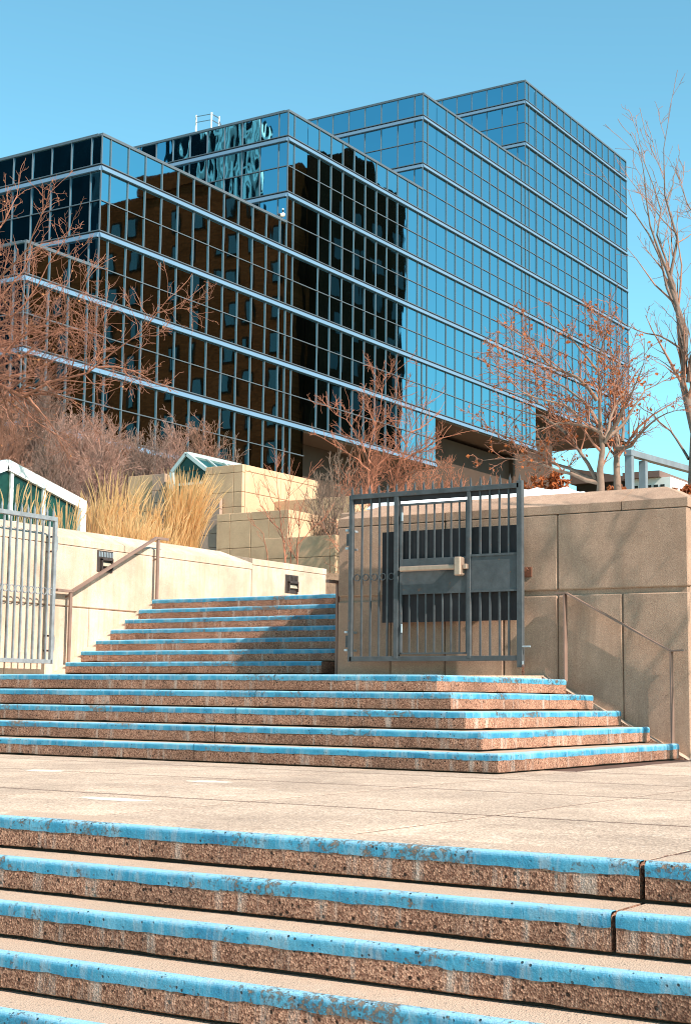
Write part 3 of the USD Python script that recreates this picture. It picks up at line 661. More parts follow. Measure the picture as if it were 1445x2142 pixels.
for i, x in enumerate((-129.0, -131.2, -132.0, -134.4, -135.4, -138.4, -142.4)):
    w = (.12, .3, .1, .35, .16, .12, .2)[i]
    MB().box((x - w, -20, 75.5), (x + w, -19.0, 88.5)).build('column', WHITE, tw)
for z in (75, 81.5, 87): MB().box((-137, -19.9, z), (-128.5, -19.75, z + .35)).build('ledge', WHITE, tw)

# ------------------------------------------------------------------ terrain behind
def ground_z(x, y):
    x, y = np.asarray(x, float), np.asarray(y, float)
    z = -1.78 + 2.95 * np.clip((y - 16.2) / 9, 0, 1) ** 1.0 + .11 * np.clip(y - 26, 0, 60)
    return z
gx = np.array([-3000, -900, -300, -140, -80, -60, -45, -35, -28, -22, -17, -12, -8, -4, 0, 8, 20, 45, 90, 200, 700, 3000.0])
gy = np.array([-3000, -700, -200, -60, -12, 3.75, 5, 10, 15, 16.2, 18, 20, 22, 25.2, 28, 32, 40, 50, 60, 75, 86, 120, 200, 500, 1500, 4000.0])
X, Y = np.meshgrid(gx, gy); Z = ground_z(X, Y) + .0
V = np.stack([X, Y, Z], -1).reshape(-1, 3); nx = len(gx)
i, j = np.meshgrid(np.arange(len(gy) - 1), np.arange(nx - 1), indexing='ij')
Q = np.stack([i * nx + j, i * nx + j + 1, (i + 1) * nx + j + 1, (i + 1) * nx + j], -1).reshape(-1, 4)
GROUND = plain('winter_ground', (.23, .165, .10), .95, 0, .4, .8, .02, 9.0)
tag(MB().add(V, Q).build('ground', GROUND), kind='structure')

# ------------------------------------------------------------------ stone pavilion with its glass lantern
STONE = concrete('buff_stone', (.53, .325, .195), (.60, .378, .232), (.3, .22, .13), agg=120.0, pit=40.0, pitamt=.1, stain=.14, bump=.001, aggmix=.2)
STONE2 = concrete('mauve_stone', (.34, .225, .175), (.40, .27, .205), (.2, .15, .12), agg=120.0, pit=40.0, pitamt=.1, stain=.14, bump=.001, aggmix=.2)
GREEN = M('green_glazing', {'g': ('geometry', {}), 'n': ('noise_texture', {'scale': 1.4, 'detail': 3.0}), 'r': ('rgb_ramp', {'ramp': [(.35, (.003, .018, .012)), (.7, (.01, .06, .042))]}),
    'p': ('principled_bsdf', {'roughness': .08, 'specular_ior_level': .3})}, [('g.position', 'n.vector'), ('n.fac', 'r.fac'), ('r.color', 'p.base_color')])
pv = thing('stone_pavilion', 'stepped buff stone pavilion with a small gabled glass lantern on the planted terrace', 'building')
def clad_front(y, xs, zs, mat, name='stone_panel'):
    for a, b in zip(xs[:-1], xs[1:]):
        for c, d in zip(zs[:-1], zs[1:]): MB().mesh(cbox((a + .006, y, c + .006), (b - .006, y + .12, d - .006), .006)).build(name, mat, pv)
def clad_side(x, ys, zs, mat, name='stone_panel'):
    for a, b in zip(ys[:-1], ys[1:]):
        for c, d in zip(zs[:-1], zs[1:]): MB().mesh(cbox((x - .12, a + .006, c + .006), (x, b - .006, d - .006), .006)).build(name, mat, pv)
y1 = 32.0; vx = at(508, 970, y=y1)[0]; vt = at(508, 970, y=y1)[2]; yb1 = 35.7
PXZ = lambda px, y: at(px, 1000, y=y)[0]
xA = PXZ(430, y1)
MB().box((xA + .02, y1 + .06, 2.0), (vx - .06, yb1, vt - .03)).build('pavilion_core', JOINT, pv)
clad_front(y1, [xA, xA + .22, xA + .95, vx - .004], [1.9, 3.4, 4.3, 5.05, 5.45, 5.98, vt], STONE)
clad_side(vx + .001, [y1 + .125, y1 + 1.8, yb1], [1.9, 3.9, 4.85, 5.45, 6.02, vt], STONE)
xB = PXZ(268, y1 + .6); xC = PXZ(352, y1 + .6)
MB().box((xB + .05, y1 + .7, 1.8), (xC - .02, yb1, vt + .02)).build('pavilion_core', JOINT, pv)
clad_front(y1 + .6, [xB, xB + .45, xC - .46], [1.9, 3.6, 4.6, 5.2, 5.7, vt + .05], STONE)
clad_front(y1 + .45, [xC - .46, xC], [1.9, 3.6, 4.25, 4.9, 5.4, 5.75, vt + .02], STONE2)
clad_side(xC + .001, [y1 + .58, yb1], [1.9, 5, vt], STONE2)
y2 = 29.5; x2 = PXZ(605, y2); t2 = at(605, 1065, y=y2)[2]; x2l = PXZ(455, y2)
MB().box((x2l + .05, y2 + .06, 1.5), (x2 - .06, y1 - .01, t2 - .03)).build('pavilion_core', JOINT, pv)
clad_front(y2, [x2l, x2l + .42, x2l + 1.05, x2l + 1.6, x2 - .004], [1.5, 2.9, 3.62, 4.3, t2], STONE)
clad_side(x2 + .001, [y2 + .125, y1 + 1.9], [1.5, 2.9, 3.62, 4.3, t2], STONE)
clad_front(y2 + .2, [x2l - .42, x2l - .01], [1.5, 2.6, 3.0, 3.35, 3.7, 4.05, 4.4], STONE2)
clad_front(y1 - .15, [xA - .02, xA + .3, xA + .62], [3.9, 4.3, 4.65, 5.0, 5.3], STONE2)
y3 = 27.6; x3 = PXZ(704, y3); t3 = at(700, 1118, y=y3)[2]; x3l = PXZ(622, y3)
MB().box((x3l + .05, y3 + .06, 1.2), (x3 - .06, y2 + 1.9, t3 - .03)).build('pavilion_core', JOINT, pv)
clad_front(y3, [x3l - .9, x3l, x3l + .9, x3 - .004], [1.2, 2.5, 3.1, t3], STONE)
clad_side(x3 + .001, [y3 + .125, y2 + 1.9], [1.2, 2.5, 3.1, t3], STONE)
y4 = 33.5; x4 = PXZ(735, y4); t4 = at(690, 1040, y=y4)[2]
MB().box((vx - .5, y4 + .06, 1.5), (x4 - .06, y4 + 3, t4 - .03)).build('pavilion_core', JOINT, pv)
clad_front(y4, [vx + .01, vx + 1.2, vx + 2.4, x4], [1.5, 3.4, 4.4, t4], STONE)
clad_side(x4 + .001, [y4 + .125, y4 + 3], [1.5, 3.4, t4], STONE)
# the lantern: a gabled prism of green glass between the two stone blocks
LF = plain('lantern_frame', (.50, .55, .54), .4, .3, .08, 2.0)
yl = y1 + .25; la, lb, lc = at(361, 986, y=yl), at(391, 949, y=yl), at(431, 972, y=yl)
zl = la[2] - .02; xm = lb[0]
A0, A1 = np.array([la[0], yl, zl]), np.array([la[0], yl + 3.2, zl]); C0, C1 = np.array([lc[0], yl, zl]), np.array([lc[0], yl + 3.2, zl])
B0, B1 = np.array([xm, yl, lb[2]]), np.array([xm, yl + 3.2, lb[2]])
lan = MB().add([A0, B0, C0, A1, B1, C1], np.array([[0, 2, 1], [3, 4, 5], [0, 1, 4], [0, 4, 3], [1, 2, 5], [1, 5, 4]])).build('lantern_glass', GREEN, pv)
MB().box((la[0] + .05, yl + .05, 2.5), (lc[0] - .05, yl + .15, zl)).build('lantern_window', GREEN, pv)
for a, b in ((A0, B0), (B0, C0), (A0, A1), (C0, C1), (B0, B1), ((A0 + [0, 0, -2.6]), A0)):
    MB().bar(a, b, .13, .10).build('frame_bar', LF, lan)
for f in (.25, .5, .75): MB().bar(C0 + (C1 - C0) * f, B0 + (B1 - B0) * f, .06, .06).build('frame_bar', LF, lan)
MB().bar((la[0] + .1, yl - .03, zl - .38), (lc[0], yl - .03, zl - .38), .07, .07).build('frame_bar', LF, lan)

# ------------------------------------------------------------------ glasshouse on the left
ghm = plain('white_frame', (.80, .80, .77), .45, 0, .04, 2.0)
gh = thing('glasshouse', 'white-framed glasshouse with dark green panes behind the left gate', 'glasshouse')
gX = -16.6
q = lambda px, py: at(px, py, x=gX)[1:]
ap, ev, m1 = q(12, 972), q(168, 1055), q(90, 1026)
slope = (ev[1] - ap[1]) / (ev[0] - ap[0])
lft = (ap[0] - 1.7, ap[1] - 1.7 * .42)
ZB = 2.25
base = [(lft[0], ZB), (lft[0], lft[1]), (ap[0], ap[1]), (ev[0], ev[1]), (ev[0], ZB)]
n5 = len(base)
Vf = [(gX, y, z) for y, z in base] + [(gX - 3.2, y, z) for y, z in base]
MB().add(Vf, np.array([[0, 4, 3], [0, 3, 2], [0, 2, 1], [5, 8, 9], [5, 7, 8], [5, 6, 7], [1, 2, 7], [1, 7, 6], [2, 3, 8], [2, 8, 7], [3, 4, 9], [3, 9, 8]])).build('green_pane', GREEN, gh)
def gbar3(a, b, w=.11, h=.14, x=gX): MB().bar((x, *a), (x, *b), w, h, (0, 0, 1)).build('frame_bar', ghm, gh)
gbar3(lft, ap, .12, .16); gbar3(ap, (ev[0], ev[1]), .12, .16); gbar3((ev[0], ZB), (ev[0], ev[1] + .06), .12, .16)
for y in (ap[0] + .12, m1[0], ap[0] - .75): gbar3((y, ZB), (y, (ap[1] + slope * (y - ap[0])) if y > ap[0] else ap[1] - .42 * (ap[0] - y)), .06, .07)
for a, z in ((ap, ap[1]), (ev, ev[1])): MB().bar((gX, a[0], z), (gX - 3.2, a[0], z), .10, .10).build('frame_bar', ghm, gh)

# ------------------------------------------------------------------ far things on the right
fm = plain('pale_render', (.72, .72, .70), .7, 0, .05, .3); fr = plain('brown_roof', (.16, .10, .085), .8, 0, .1, .3)
fh = thing('far_house', 'white building with a flat brown roof band far behind the right wall', 'building')
a, b = at(1318, 1000, y=140), at(1402, 1000, y=140); zt0, zt1 = at(1360, 1000, y=140)[2], at(1360, 987, y=140)[2]
MB().box((a[0], 140, 6), (b[0], 152, zt0)).build('wall', fm, fh)
MB().box((a[0] - .6, 139.4, zt0), (b[0] - .9, 152.6, zt1)).build('roof', fr, fh)
for px in (1325, 1339, 1353, 1367, 1381): MB().box((at(px, 1010, y=140)[0], 139.95, zt0 - 1.9), (at(px + 9, 1010, y=140)[0], 139.99, zt0 - .7)).build('window', WPANE, fh)
fs = thing('far_shed', 'dark low roofed building far beyond the office block\'s raised end', 'building')
a, b = at(1205, 980, y=145), at(1312, 1000, y=145)
MB().box((a[0], 145, 6), (b[0], 156, b[2])).build('wall', BROWNW, fs)
MB().add([(a[0] - .5, 144.5, a[2]), (b[0] + .5, 144.5, b[2]), (b[0] + .5, 156.5, b[2] + .3), (a[0] - .5, 156.5, a[2] + .3), (a[0] - .5, 144.5, b[2] - .3), (b[0] + .5, 144.5, b[2] - .3), (b[0] + .5, 156.5, b[2] - .3), (a[0] - .5, 156.5, b[2] - .3)],
         [[0, 1, 2, 3], [4, 7, 6, 5], [0, 4, 5, 1], [2, 6, 7, 3], [1, 5, 6, 2], [0, 3, 7, 4]]).build('roof', fr, fs)
CANM = plain('canopy_steel', (.20, .225, .25), .5, .2, .2, 3.0)
cf = thing('canopy_frame', 'bare pale steel canopy frame rising behind the right wall', 'frame')
yc = 28.0; p0 = at(1316, 950, y=yc); xc = p0[0]; p1 = at(1345, 965, x=xc); p2 = at(1460, 992, x=xc)
MB().box((xc - .07, yc - .07, 1.0), (xc + .07, yc + .07, p0[2])).build('post', CANM, cf)
MB().box((xc - .07, p1[1] - .07, 1.0), (xc + .07, p1[1] + .07, p1[2])).build('post', CANM, cf)
MB().bar((xc, yc - .1, p0[2] + .02), (xc, p2[1], p2[2] + .05), .16, .12).build('beam', CANM, cf)
MB().box((-12.2, 25.2, 1.2), (-11.0, 25.5, 2.3)).build('painted_block', plain('turquoise_paint', (.08, .42, .50), .6), '/World')
tag(stage.GetPrimAtPath('/World/painted_block'), 'small turquoise painted block glimpsed at the top of the upper stair', 'block')

# ------------------------------------------------------------------ snow
def mound(name, label, x0, x1, y0, y1, z, h, seed, cat='snow'):
    n, m = max(10, int((x1 - x0) / .06)), max(8, int((y1 - y0) / .06)); u, v = np.meshgrid(np.linspace(0, 1, n), np.linspace(0, 1, m))
    X, Y = x0 + u * (x1 - x0), y0 + v * (y1 - y0)
    e = np.minimum(np.minimum(u * (x1 - x0), (1 - u) * (x1 - x0)), np.minimum(v * (y1 - y0), (1 - v) * (y1 - y0)))
    Z = np.clip(e / .14, 0, 1) ** .5 * h * (.75 + 1.3 * fbm(np.stack([X * 2.6, Y * 2.6, X * 0], -1), seed)) + .06 * fbm(np.stack([X * 9, Y * 9, X * 0], -1), seed + 1) * np.clip(e / .08, 0, 1)
    Z = z - .03 + np.maximum(Z, 0)
    V = np.stack([X, Y, Z], -1).reshape(-1, 3); i, j = np.meshgrid(np.arange(m - 1), np.arange(n - 1), indexing='ij')
    Q = np.stack([i * n + j, i * n + j + 1, (i + 1) * n + j + 1, (i + 1) * n + j], -1).reshape(-1, 4)
    b = V.copy(); b[:, 2] = z - .1
    o = MB().add(V, Q).add(b, Q[:, ::-1]).build(name, SNOW, '/World', smooth=60)
    tag(o, label, cat)
mound('snow_bank', 'melting white snow bank lying along the brown wall top behind the right gate', -9.45, -6.75, 15.28, 16.0, 2.29, .16, 3)
mound('snow_bank', 'thin snow patch on the planter soil under the leafy tree', -6.95, -6.25, 15.5, 16.3, 2.27, .09, 8)
mound('snow_bank', 'small snow patch on the pale wall top behind the left gate', -14.95, -14.72, 13.2, 15.0, 2.33, .08, 12)

for i, (px, py, w, d, lb) in enumerate(((93, 1613, .42, .22, 'thin white salt smear on the paving near the left edge'), (437, 1636, .34, .2, 'thin white salt smear on the paving left of centre'), (235, 1673, .5, .2, 'faint white salt smear on the paving above the lower stair'))):
    c = at(px, py, z=ZL); n = 18; a = np.linspace(0, 2 * PI, n, endpoint=False); rr = 1 + .5 * (np.random.default_rng(60 + i).random(n) - .5)
    V = np.stack([c[0] + w / 2 * np.cos(a) * rr, c[1] + d / 2 * np.sin(a) * rr, np.full(n, ZL + .0014)], 1)
    tag(MB().add(np.vstack([[c[0], c[1], ZL + .0034], V]), [[0, k + 1, (k + 1) % n + 1] for k in range(n)]).build('salt_smear', plain('salt', (.64, .54, .44), .9, 0, .12, 14.0), '/World'), lb, 'smear', kind=None)

# ------------------------------------------------------------------ vegetation
def resample(p, K):
    p = np.asarray(p, float); d = np.r_[0, np.cumsum(np.linalg.norm(np.diff(p, axis=0), axis=1))]
    from scipy.interpolate import PchipInterpolator
    return PchipInterpolator(d, p)(np.linspace(0, d[-1], K))
def norm(a): return a / (np.linalg.norm(a, axis=-1, keepdims=True) + 1e-12)
def spawn(P, R, rng, per_m, t0, ang, ratio, up=.0, K=6, rk=.55, rmin=.0022, wig=.12, lmin=.08, tmax=1.0, lmax=9):
    """Side shoots of all the branches P: (N, K, 3), radii (N, K)."""
    L = np.linalg.norm(np.diff(P, axis=1), axis=2).sum(1)
    cnt = rng.poisson(np.maximum(L * (1 - t0) * per_m, .0)); idx = np.repeat(np.arange(len(P)), cnt)
    t = t0 + (tmax - t0) * rng.random(len(idx)); f = t * (P.shape[1] - 1); i = np.minimum(f.astype(int), P.shape[1] - 2); w = (f - i)[:, None]
    pos = P[idx, i] * (1 - w) + P[idx, i + 1] * w; tan = norm(P[idx, i + 1] - P[idx, i]); r = R[idx, i] * (1 - w[:, 0]) + R[idx, i + 1] * w[:, 0]
    side = norm(np.cross(tan, rng.normal(size=tan.shape)))
    a = np.radians(ang) * rng.uniform(.6, 1.35, len(idx))[:, None]
    d = norm(tan * np.cos(a) + side * np.sin(a) + np.array([0, 0, up]))
    l = np.clip(L[idx] * ratio * (1.15 - .7 * t) * rng.uniform(.5, 1.25, len(idx)), lmin, lmax)
    Q = np.empty((len(idx), K, 3)); Q[:, 0] = pos
    for k in range(1, K):
        d = norm(d + rng.normal(size=d.shape) * wig + np.array([0, 0, up * .25])); Q[:, k] = Q[:, k - 1] + d * (l / (K - 1))[:, None]
    r0 = np.maximum(np.minimum(r * rk, l * .03), rmin * 1.2); rr = r0[:, None] * (1 - np.linspace(0, 1, K)[None] * .85); return Q, np.maximum(rr, rmin)
def limb(pts, K=10): return resample(pts, K)
def px_limb(pxs, y, dy=0.0):
    return [at(px, py, y=y + dy * i / max(1, len(pxs) - 1)) for i, (px, py) in enumerate(pxs)]
def bark(name, c, var=.35): return plain(name, c, .85, 0, var, 9.0, .003, 60.0)
BK_ORANGE = bark('russet_twig', (.28, .115, .07)); BK_TAN = bark('tan_bark', (.20, .125, .09)); BK_GREY = bark('brown_grey_bark', (.17, .11, .085)); BK_RED = bark('red_twig', (.34, .125, .07)); BK_FINE = bark('dusty_twig', (.29, .14, .092))
LEAFM = [M(f'dry_leaf_{i}', {'p': ('diffuse_bsdf', {'color': c}), 't': ('translucent_bsdf', {'color': c}), 'm': ('mix_closure', {'fac': .35})}, [('p.BSDF', 'm.closure1'), ('t.BSDF', 'm.closure2')], 'm.closure') for i, c in enumerate(((.42, .13, .05), (.45, .20, .09)))]
BK_DUSK, BK_FINE2 = bark('grey_dusk_twig', (.22, .13, .10)), bark('pinkish_twig', (.34, .185, .14))
def leaves(P, rng, n, size, mat, root, name='leaves', droop=.7):
    i = rng.integers(0, len(P), n); t = rng.uniform(.4, 1, n) * (P.shape[1] - 1); k = np.minimum(t.astype(int), P.shape[1] - 2)
    c = P[i, k] + (P[i, k + 1] - P[i, k]) * (t - k)[:, None]
    d = norm(rng.normal(size=(n, 3)) + [0, 0, -droop]); s = norm(np.cross(d, rng.normal(size=(n, 3)))); u = np.cross(d, s)
    L = size * rng.uniform(.6, 1.3, n)[:, None]; w = L * rng.uniform(.28, .5, (n, 1))
    V = np.stack([c, c + d * L * .5 + s * w + u * w * .5, c + d * L, c + d * L * .5 - s * w + u * w * .4], 1).reshape(-1, 3)
    F = np.arange(n)[:, None] * 4 + np.array([[0, 1, 2, 3]])
    tag(MB().add(V, F).build(name, mat, root), kind='stuff')
def tree(name, label, cat, limbs, radii, mat, seed, levels, trunk=1, group=None, tw=None, lf=None):
    """limbs: polylines in space; the first 'trunk' of them are trunks. levels: keyword sets for spawn, one per order of shoots."""
    rng = np.random.default_rng(seed); root = thing(name, label, cat, tuple(limbs[0][0]), group)
    K = 10; P = np.array([limb(l, K) for l in limbs]); P[:, 1:-1] += rng.normal(size=P[:, 1:-1].shape) * .008 * np.linalg.norm(P[:, -1] - P[:, 0], axis=1)[:, None, None]
    R = np.array([b * .7 + (a - b * .7) * np.linspace(1, 0, K) ** 1.5 for a, b in radii])
    for k in range(len(P)):
        v, f = tubes(P[k:k + 1], R[k:k + 1], 8); MB().add(v, f).build('trunk' if k < trunk else 'limb', mat, root, smooth=True)
    lv, cur = [], (P, R)
    for j, kw in enumerate(levels):
        cur = spawn(*cur, rng, **kw); lv.append(cur)
        v, f = tubes(*cur, 5 if j == 0 else 3)
        if j == 0: v, f = tubes(*cur, 5)
        tag(MB().add(v, f).build('twigs' if j else 'branches', tw or mat, root, smooth=True), kind='stuff')
    if lf: leaves(np.vstack([x[0][:, :4] for x in lv[-2:]]), rng, lf[0], lf[1], lf[2], root)
    return lv
YT = 15.9
# the left tree: its boughs reach in from outside the frame
A = lambda *p, y=YT, dy=0: px_limb(p, y, dy)
tr0 = at(-190, 1120, y=YT); tr0[2] = 2.25
tree('bare_tree', 'bare russet budding tree reaching in from the left edge above the glasshouse', 'tree',
     [[tr0, at(-175, 900, y=YT), at(-120, 640, y=YT), at(-100, 430, y=YT)],
      A((-170, 870), (-60, 782), (0, 800), (36, 808), (60, 832), (100, 803), (150, 795), (205, 768), (232, 740), (290, 690), (355, 620), dy=.6),
      A((60, 832), (85, 862), (104, 884), dy=.1), A((-120, 800), (0, 846), (30, 890), dy=-.4),
      A((-140, 700), (-40, 690), (40, 640), (100, 560), (150, 470), dy=.5), A((-120, 640), (-30, 600), (45, 530), (90, 440), (105, 385), dy=-.6),
      A((-140, 760), (-20, 730), (70, 690), (150, 640), (200, 545), dy=-.4), A((205, 768), (260, 770), (320, 800), (365, 812), dy=.3), A((-110, 560), (-30, 520), (20, 440), (40, 360), dy=.8), A((-130, 720), (-30, 660), (30, 590), (80, 520), (140, 500), dy=1.0)],
     [(.12, .05), (.055, .008), (.024, .006), (.035, .01), (.035, .006), (.035, .006), (.035, .006), (.02, .005), (.03, .005), (.03, .005)], BK_ORANGE, 5,
     [dict(per_m=7.5, t0=.2, ang=50, ratio=.34, up=.2, wig=.2, rmin=.0036), dict(per_m=9, t0=.1, ang=48, ratio=.5, up=.12, wig=.25, rmin=.003, K=5), dict(per_m=8, t0=.1, ang=50, ratio=.55, up=.1, wig=.25, K=4, rmin=.0025, lmin=.06)], lf=(420, .035, LEAFM[1]))
# the multi-stemmed tree that still holds some leaves
B8 = lambda *p, y=16.1, dy=0: px_limb([(1000 + a / 3.247, 560 + b / 3.247) for a, b in p], y, dy)
base5 = B8((822, 1500))[0]; base5[2] = 2.2
base6 = B8((975, 1500), y=16.6)[0]; base6[2] = 2.2
leafy = tree('leafy_tree', 'low multi-stemmed tree with pale limbs and clinging orange leaves behind the brown wall', 'tree',
     [[base5] + B8((842, 1200), (835, 1050), (806, 900), (822, 800), (812, 600), (800, 420), dy=-.4),
      [base6] + B8((955, 1290), (938, 1200), (915, 950), (925, 750), (890, 500), (870, 320), y=16.6, dy=.5),
      B8((940, 1230), (1000, 1230), (1100, 1130), (1230, 1010), (1400, 960), y=16.6, dy=-.3), B8((860, 1170), (960, 1090), (1100, 880), (1190, 800), (1330, 740), y=16.2, dy=.7),
      B8((850, 1160), (830, 1120), (700, 1070), (560, 1060), (420, 1100), (280, 1150), dy=-.5), B8((806, 900), (700, 770), (480, 650), (390, 560), (200, 390), (110, 330), dy=-.7),
      B8((800, 1440), (720, 1280), (640, 1180), (480, 980), (300, 860), (150, 820), dy=.5), B8((810, 1450), (680, 1390), (520, 1330), (300, 1220), (140, 1130), (0, 990), dy=.4),
      B8((815, 1460), (600, 1400), (400, 1330), (200, 1300), (20, 1310), dy=-.5), B8((850, 1180), (900, 1000), (1000, 860), (980, 690), (930, 560), dy=.8), B8((980, 1180), (980, 950), (940, 680), (960, 500), (1000, 380), y=16.6, dy=.4),
      B8((812, 700), (700, 560), (560, 380), (470, 230), dy=-.8), B8((815, 640), (870, 450), (930, 300), dy=-.2), B8((830, 1080), (640, 860), (420, 720), (240, 640), (60, 560), dy=.9), B8((700, 1070), (560, 920), (380, 890), (200, 760), (40, 700), dy=-.9),
      B8((860, 1190), (980, 980), (1080, 760), (1120, 620), (1130, 480), dy=-.6), B8((600, 1130), (430, 1010), (250, 960), (60, 900), dy=.3)],
     [(.058, .005), (.058, .005), (.032, .005), (.026, .005), (.026, .005), (.026, .005), (.026, .005), (.028, .005), (.028, .005), (.022, .004), (.022, .004), (.016, .004), (.014, .004), (.02, .004), (.02, .004), (.02, .004), (.018, .004)], BK_TAN, 11,
     [dict(per_m=10, t0=.18, ang=45, ratio=.36, up=.15, wig=.16, rmin=.0036), dict(per_m=12, t0=.1, ang=45, ratio=.5, up=.12, wig=.2, K=5, rmin=.003), dict(per_m=8, t0=.1, ang=45, ratio=.55, up=.1, wig=.2, K=4, rmin=.0026, lmin=.06)], trunk=2, tw=BK_ORANGE, lf=(1300, .042, LEAFM[0]))
# the tall tree at the right edge
D = lambda *p, y=18.5, dy=0: px_limb(p, y, dy)
b7 = D((1442, 1040))[0]; b7[2] = 2.2
tree('bare_tree', 'tall slender bare tree with upswept limbs at the right edge', 'tree',
     [[b7] + D((1440, 900), (1434, 760), (1420, 640), (1404, 500), (1392, 380), (1388, 290), (1404, 215)), D((1436, 780), (1400, 620), (1360, 500), (1330, 450), (1290, 400), (1245, 338), dy=.9), D((1430, 700), (1385, 540), (1362, 470), (1350, 400), (1345, 330), (1318, 278), dy=-.8),
      D((1438, 850), (1470, 640), (1460, 480), (1425, 380), (1398, 330), dy=.6), D((1440, 800), (1475, 600), (1490, 420), (1470, 330), dy=-.6), D((1395, 420), (1410, 370), (1422, 310), dy=.2), D((1438, 745), (1390, 705), (1330, 690), (1280, 660), (1240, 640), dy=-.9), D((1440, 960), (1400, 900), (1340, 850), (1300, 830), dy=1.0), D((1432, 720), (1400, 560), (1375, 430), (1352, 320), (1330, 250), dy=1.4)],
     [(.08, .004), (.03, .004), (.034, .004), (.036, .004), (.036, .004), (.012, .003), (.018, .003), (.02, .003), (.026, .004)], BK_GREY, 21,
     [dict(per_m=2.6, t0=.28, ang=36, ratio=.27, up=.22, wig=.1, rmin=.0036, lmax=1.7), dict(per_m=5, t0=.1, ang=38, ratio=.5, up=.16, wig=.14, K=5, rmin=.003), dict(per_m=5, t0=.15, ang=38, ratio=.5, up=.12, wig=.16, K=4, rmin=.0026)], tw=BK_FINE)
# two russet trees in the middle and the light twiggy one by the pavilion
def base_at(px, y): p = at(px, 1000, y=y); return np.array([p[0], p[1], float(ground_z(p[0], y)) - .05])
tree('bare_tree', 'slim russet tree with a lit trunk behind the right gate\'s left end', 'tree',
     [[base_at(775, 26)] + px_limb([(773, 1000), (776, 930), (788, 880), (798, 835), (802, 790)], 26), px_limb([(775, 970), (740, 900), (700, 860), (675, 840)], 26, .8), px_limb([(777, 930), (815, 860), (850, 800)], 26, -.8), px_limb([(774, 985), (700, 930), (650, 905)], 26, -1.0), px_limb([(786, 890), (770, 850), (760, 805)], 26, .5)],
     [(.055, .01), (.02, .005), (.02, .005), (.018, .005), (.014, .004)], BK_RED, 31, [dict(per_m=8, t0=.15, ang=42, ratio=.32, up=.25, wig=.15, rmin=.005), dict(per_m=8, t0=.1, ang=42, ratio=.5, up=.15, wig=.2, K=5, rmin=.004), dict(per_m=6, t0=.1, ang=42, ratio=.5, up=.1, wig=.2, K=4, rmin=.0035)])
tree('bare_tree', 'leaning russet tree with a forked trunk above the right gate', 'tree',
     [[base_at(812, 27)] + px_limb([(822, 1015), (838, 980), (850, 950), (858, 900), (880, 870), (892, 845)], 27), px_limb([(845, 962), (900, 930), (960, 905), (1000, 900)], 27, .9), px_limb([(852, 935), (820, 880), (800, 850)], 27, -.7), px_limb([(858, 905), (900, 880), (930, 840)], 27, .6), px_limb([(830, 1000), (880, 985), (940, 975)], 27, -.8)],
     [(.055, .01), (.022, .005), (.018, .005), (.018, .005), (.018, .005)], BK_RED, 32, [dict(per_m=8, t0=.15, ang=42, ratio=.32, up=.2, wig=.15, rmin=.005), dict(per_m=8, t0=.1, ang=42, ratio=.5, up=.12, wig=.2, K=5, rmin=.004), dict(per_m=6, t0=.1, ang=42, ratio=.5, up=.1, wig=.2, K=4, rmin=.0035)])
y9 = 23.4
tree('bare_tree', 'thin twiggy sapling with several russet stems in front of the pavilion', 'tree',
     [[(at(598, 1175, y=y9)[0], y9, 2.0)] + px_limb([(598, 1170), (590, 1120), (584, 1050), (578, 990), (588, 950)], y9), [(at(604, 1175, y=y9)[0], y9, 2.0)] + px_limb([(606, 1150), (602, 1080), (608, 1020), (602, 985)], y9, .3), [(at(620, 1175, y=y9)[0], y9, 2.0)] + px_limb([(622, 1140), (632, 1060), (648, 1000), (655, 975)], y9, -.3),
      px_limb([(588, 1110), (560, 1080), (540, 1040), (530, 1000)], y9, .4), px_limb([(560, 1172), (552, 1120), (520, 1085), (515, 1060)], y9, -.4), px_limb([(622, 1140), (660, 1100), (690, 1070), (700, 1050)], y9, .4), px_limb([(586, 1070), (560, 1020), (555, 980)], y9, -.3)],
     [(.022, .005), (.018, .005), (.018, .005), (.012, .004), (.012, .004), (.012, .004), (.01, .004)], BK_RED, 33, [dict(per_m=6, t0=.2, ang=35, ratio=.3, up=.25, wig=.12, rmin=.0035), dict(per_m=6, t0=.1, ang=38, ratio=.5, up=.15, wig=.15, K=5, rmin=.003)], trunk=3)
def shrub(name, label, px, ytop, y, wide, mat, seed, stems=14, dens=(5, 6, 5), zb=None, group=None, lf=None, cat='shrub', rm=1.0):
    rng = np.random.default_rng(seed); c = at(px, 1000, y=y); z0 = float(ground_z(c[0], y)) if zb is None else zb; zt = at(px, ytop, y=y)[2]
    w = wide * y / 3137.0 * 1.15; limbs, rad = [], []
    for k in range(stems):
        a = 2 * PI * k / stems + rng.uniform(-.3, .3); rr = w * rng.uniform(.25, 1.0); h = (zt - z0) * (1 - .35 * (rr / w) ** 2) * rng.uniform(.8, 1.02)
        e = np.array([c[0] + rr * math.cos(a), y + rr * math.sin(a), z0 + h]); b = np.array([c[0] + .12 * w * math.cos(a), y + .12 * w * math.sin(a), z0])
        limbs.append([b, b * .6 + e * .4 + [0, 0, .12 * h], e]); rad.append((.011 * rm * h ** .5 * 1.6, .004 * rm))
    return tree(name, label, cat, limbs, rad, mat, seed, [dict(per_m=dens[0], t0=.15, ang=34, ratio=.33, up=.22, wig=.14, rmin=.0045 * rm), dict(per_m=dens[1], t0=.1, ang=38, ratio=.5, up=.15, wig=.18, K=5, rmin=.0042 * rm), dict(per_m=dens[2], t0=.1, ang=40, ratio=.5, up=.1, wig=.2, K=4, rmin=.0038 * rm)][:3 if dens[2] else 2], trunk=stems, lf=lf, group=group)
TG = 'bare shrubs massed behind the glasshouse'
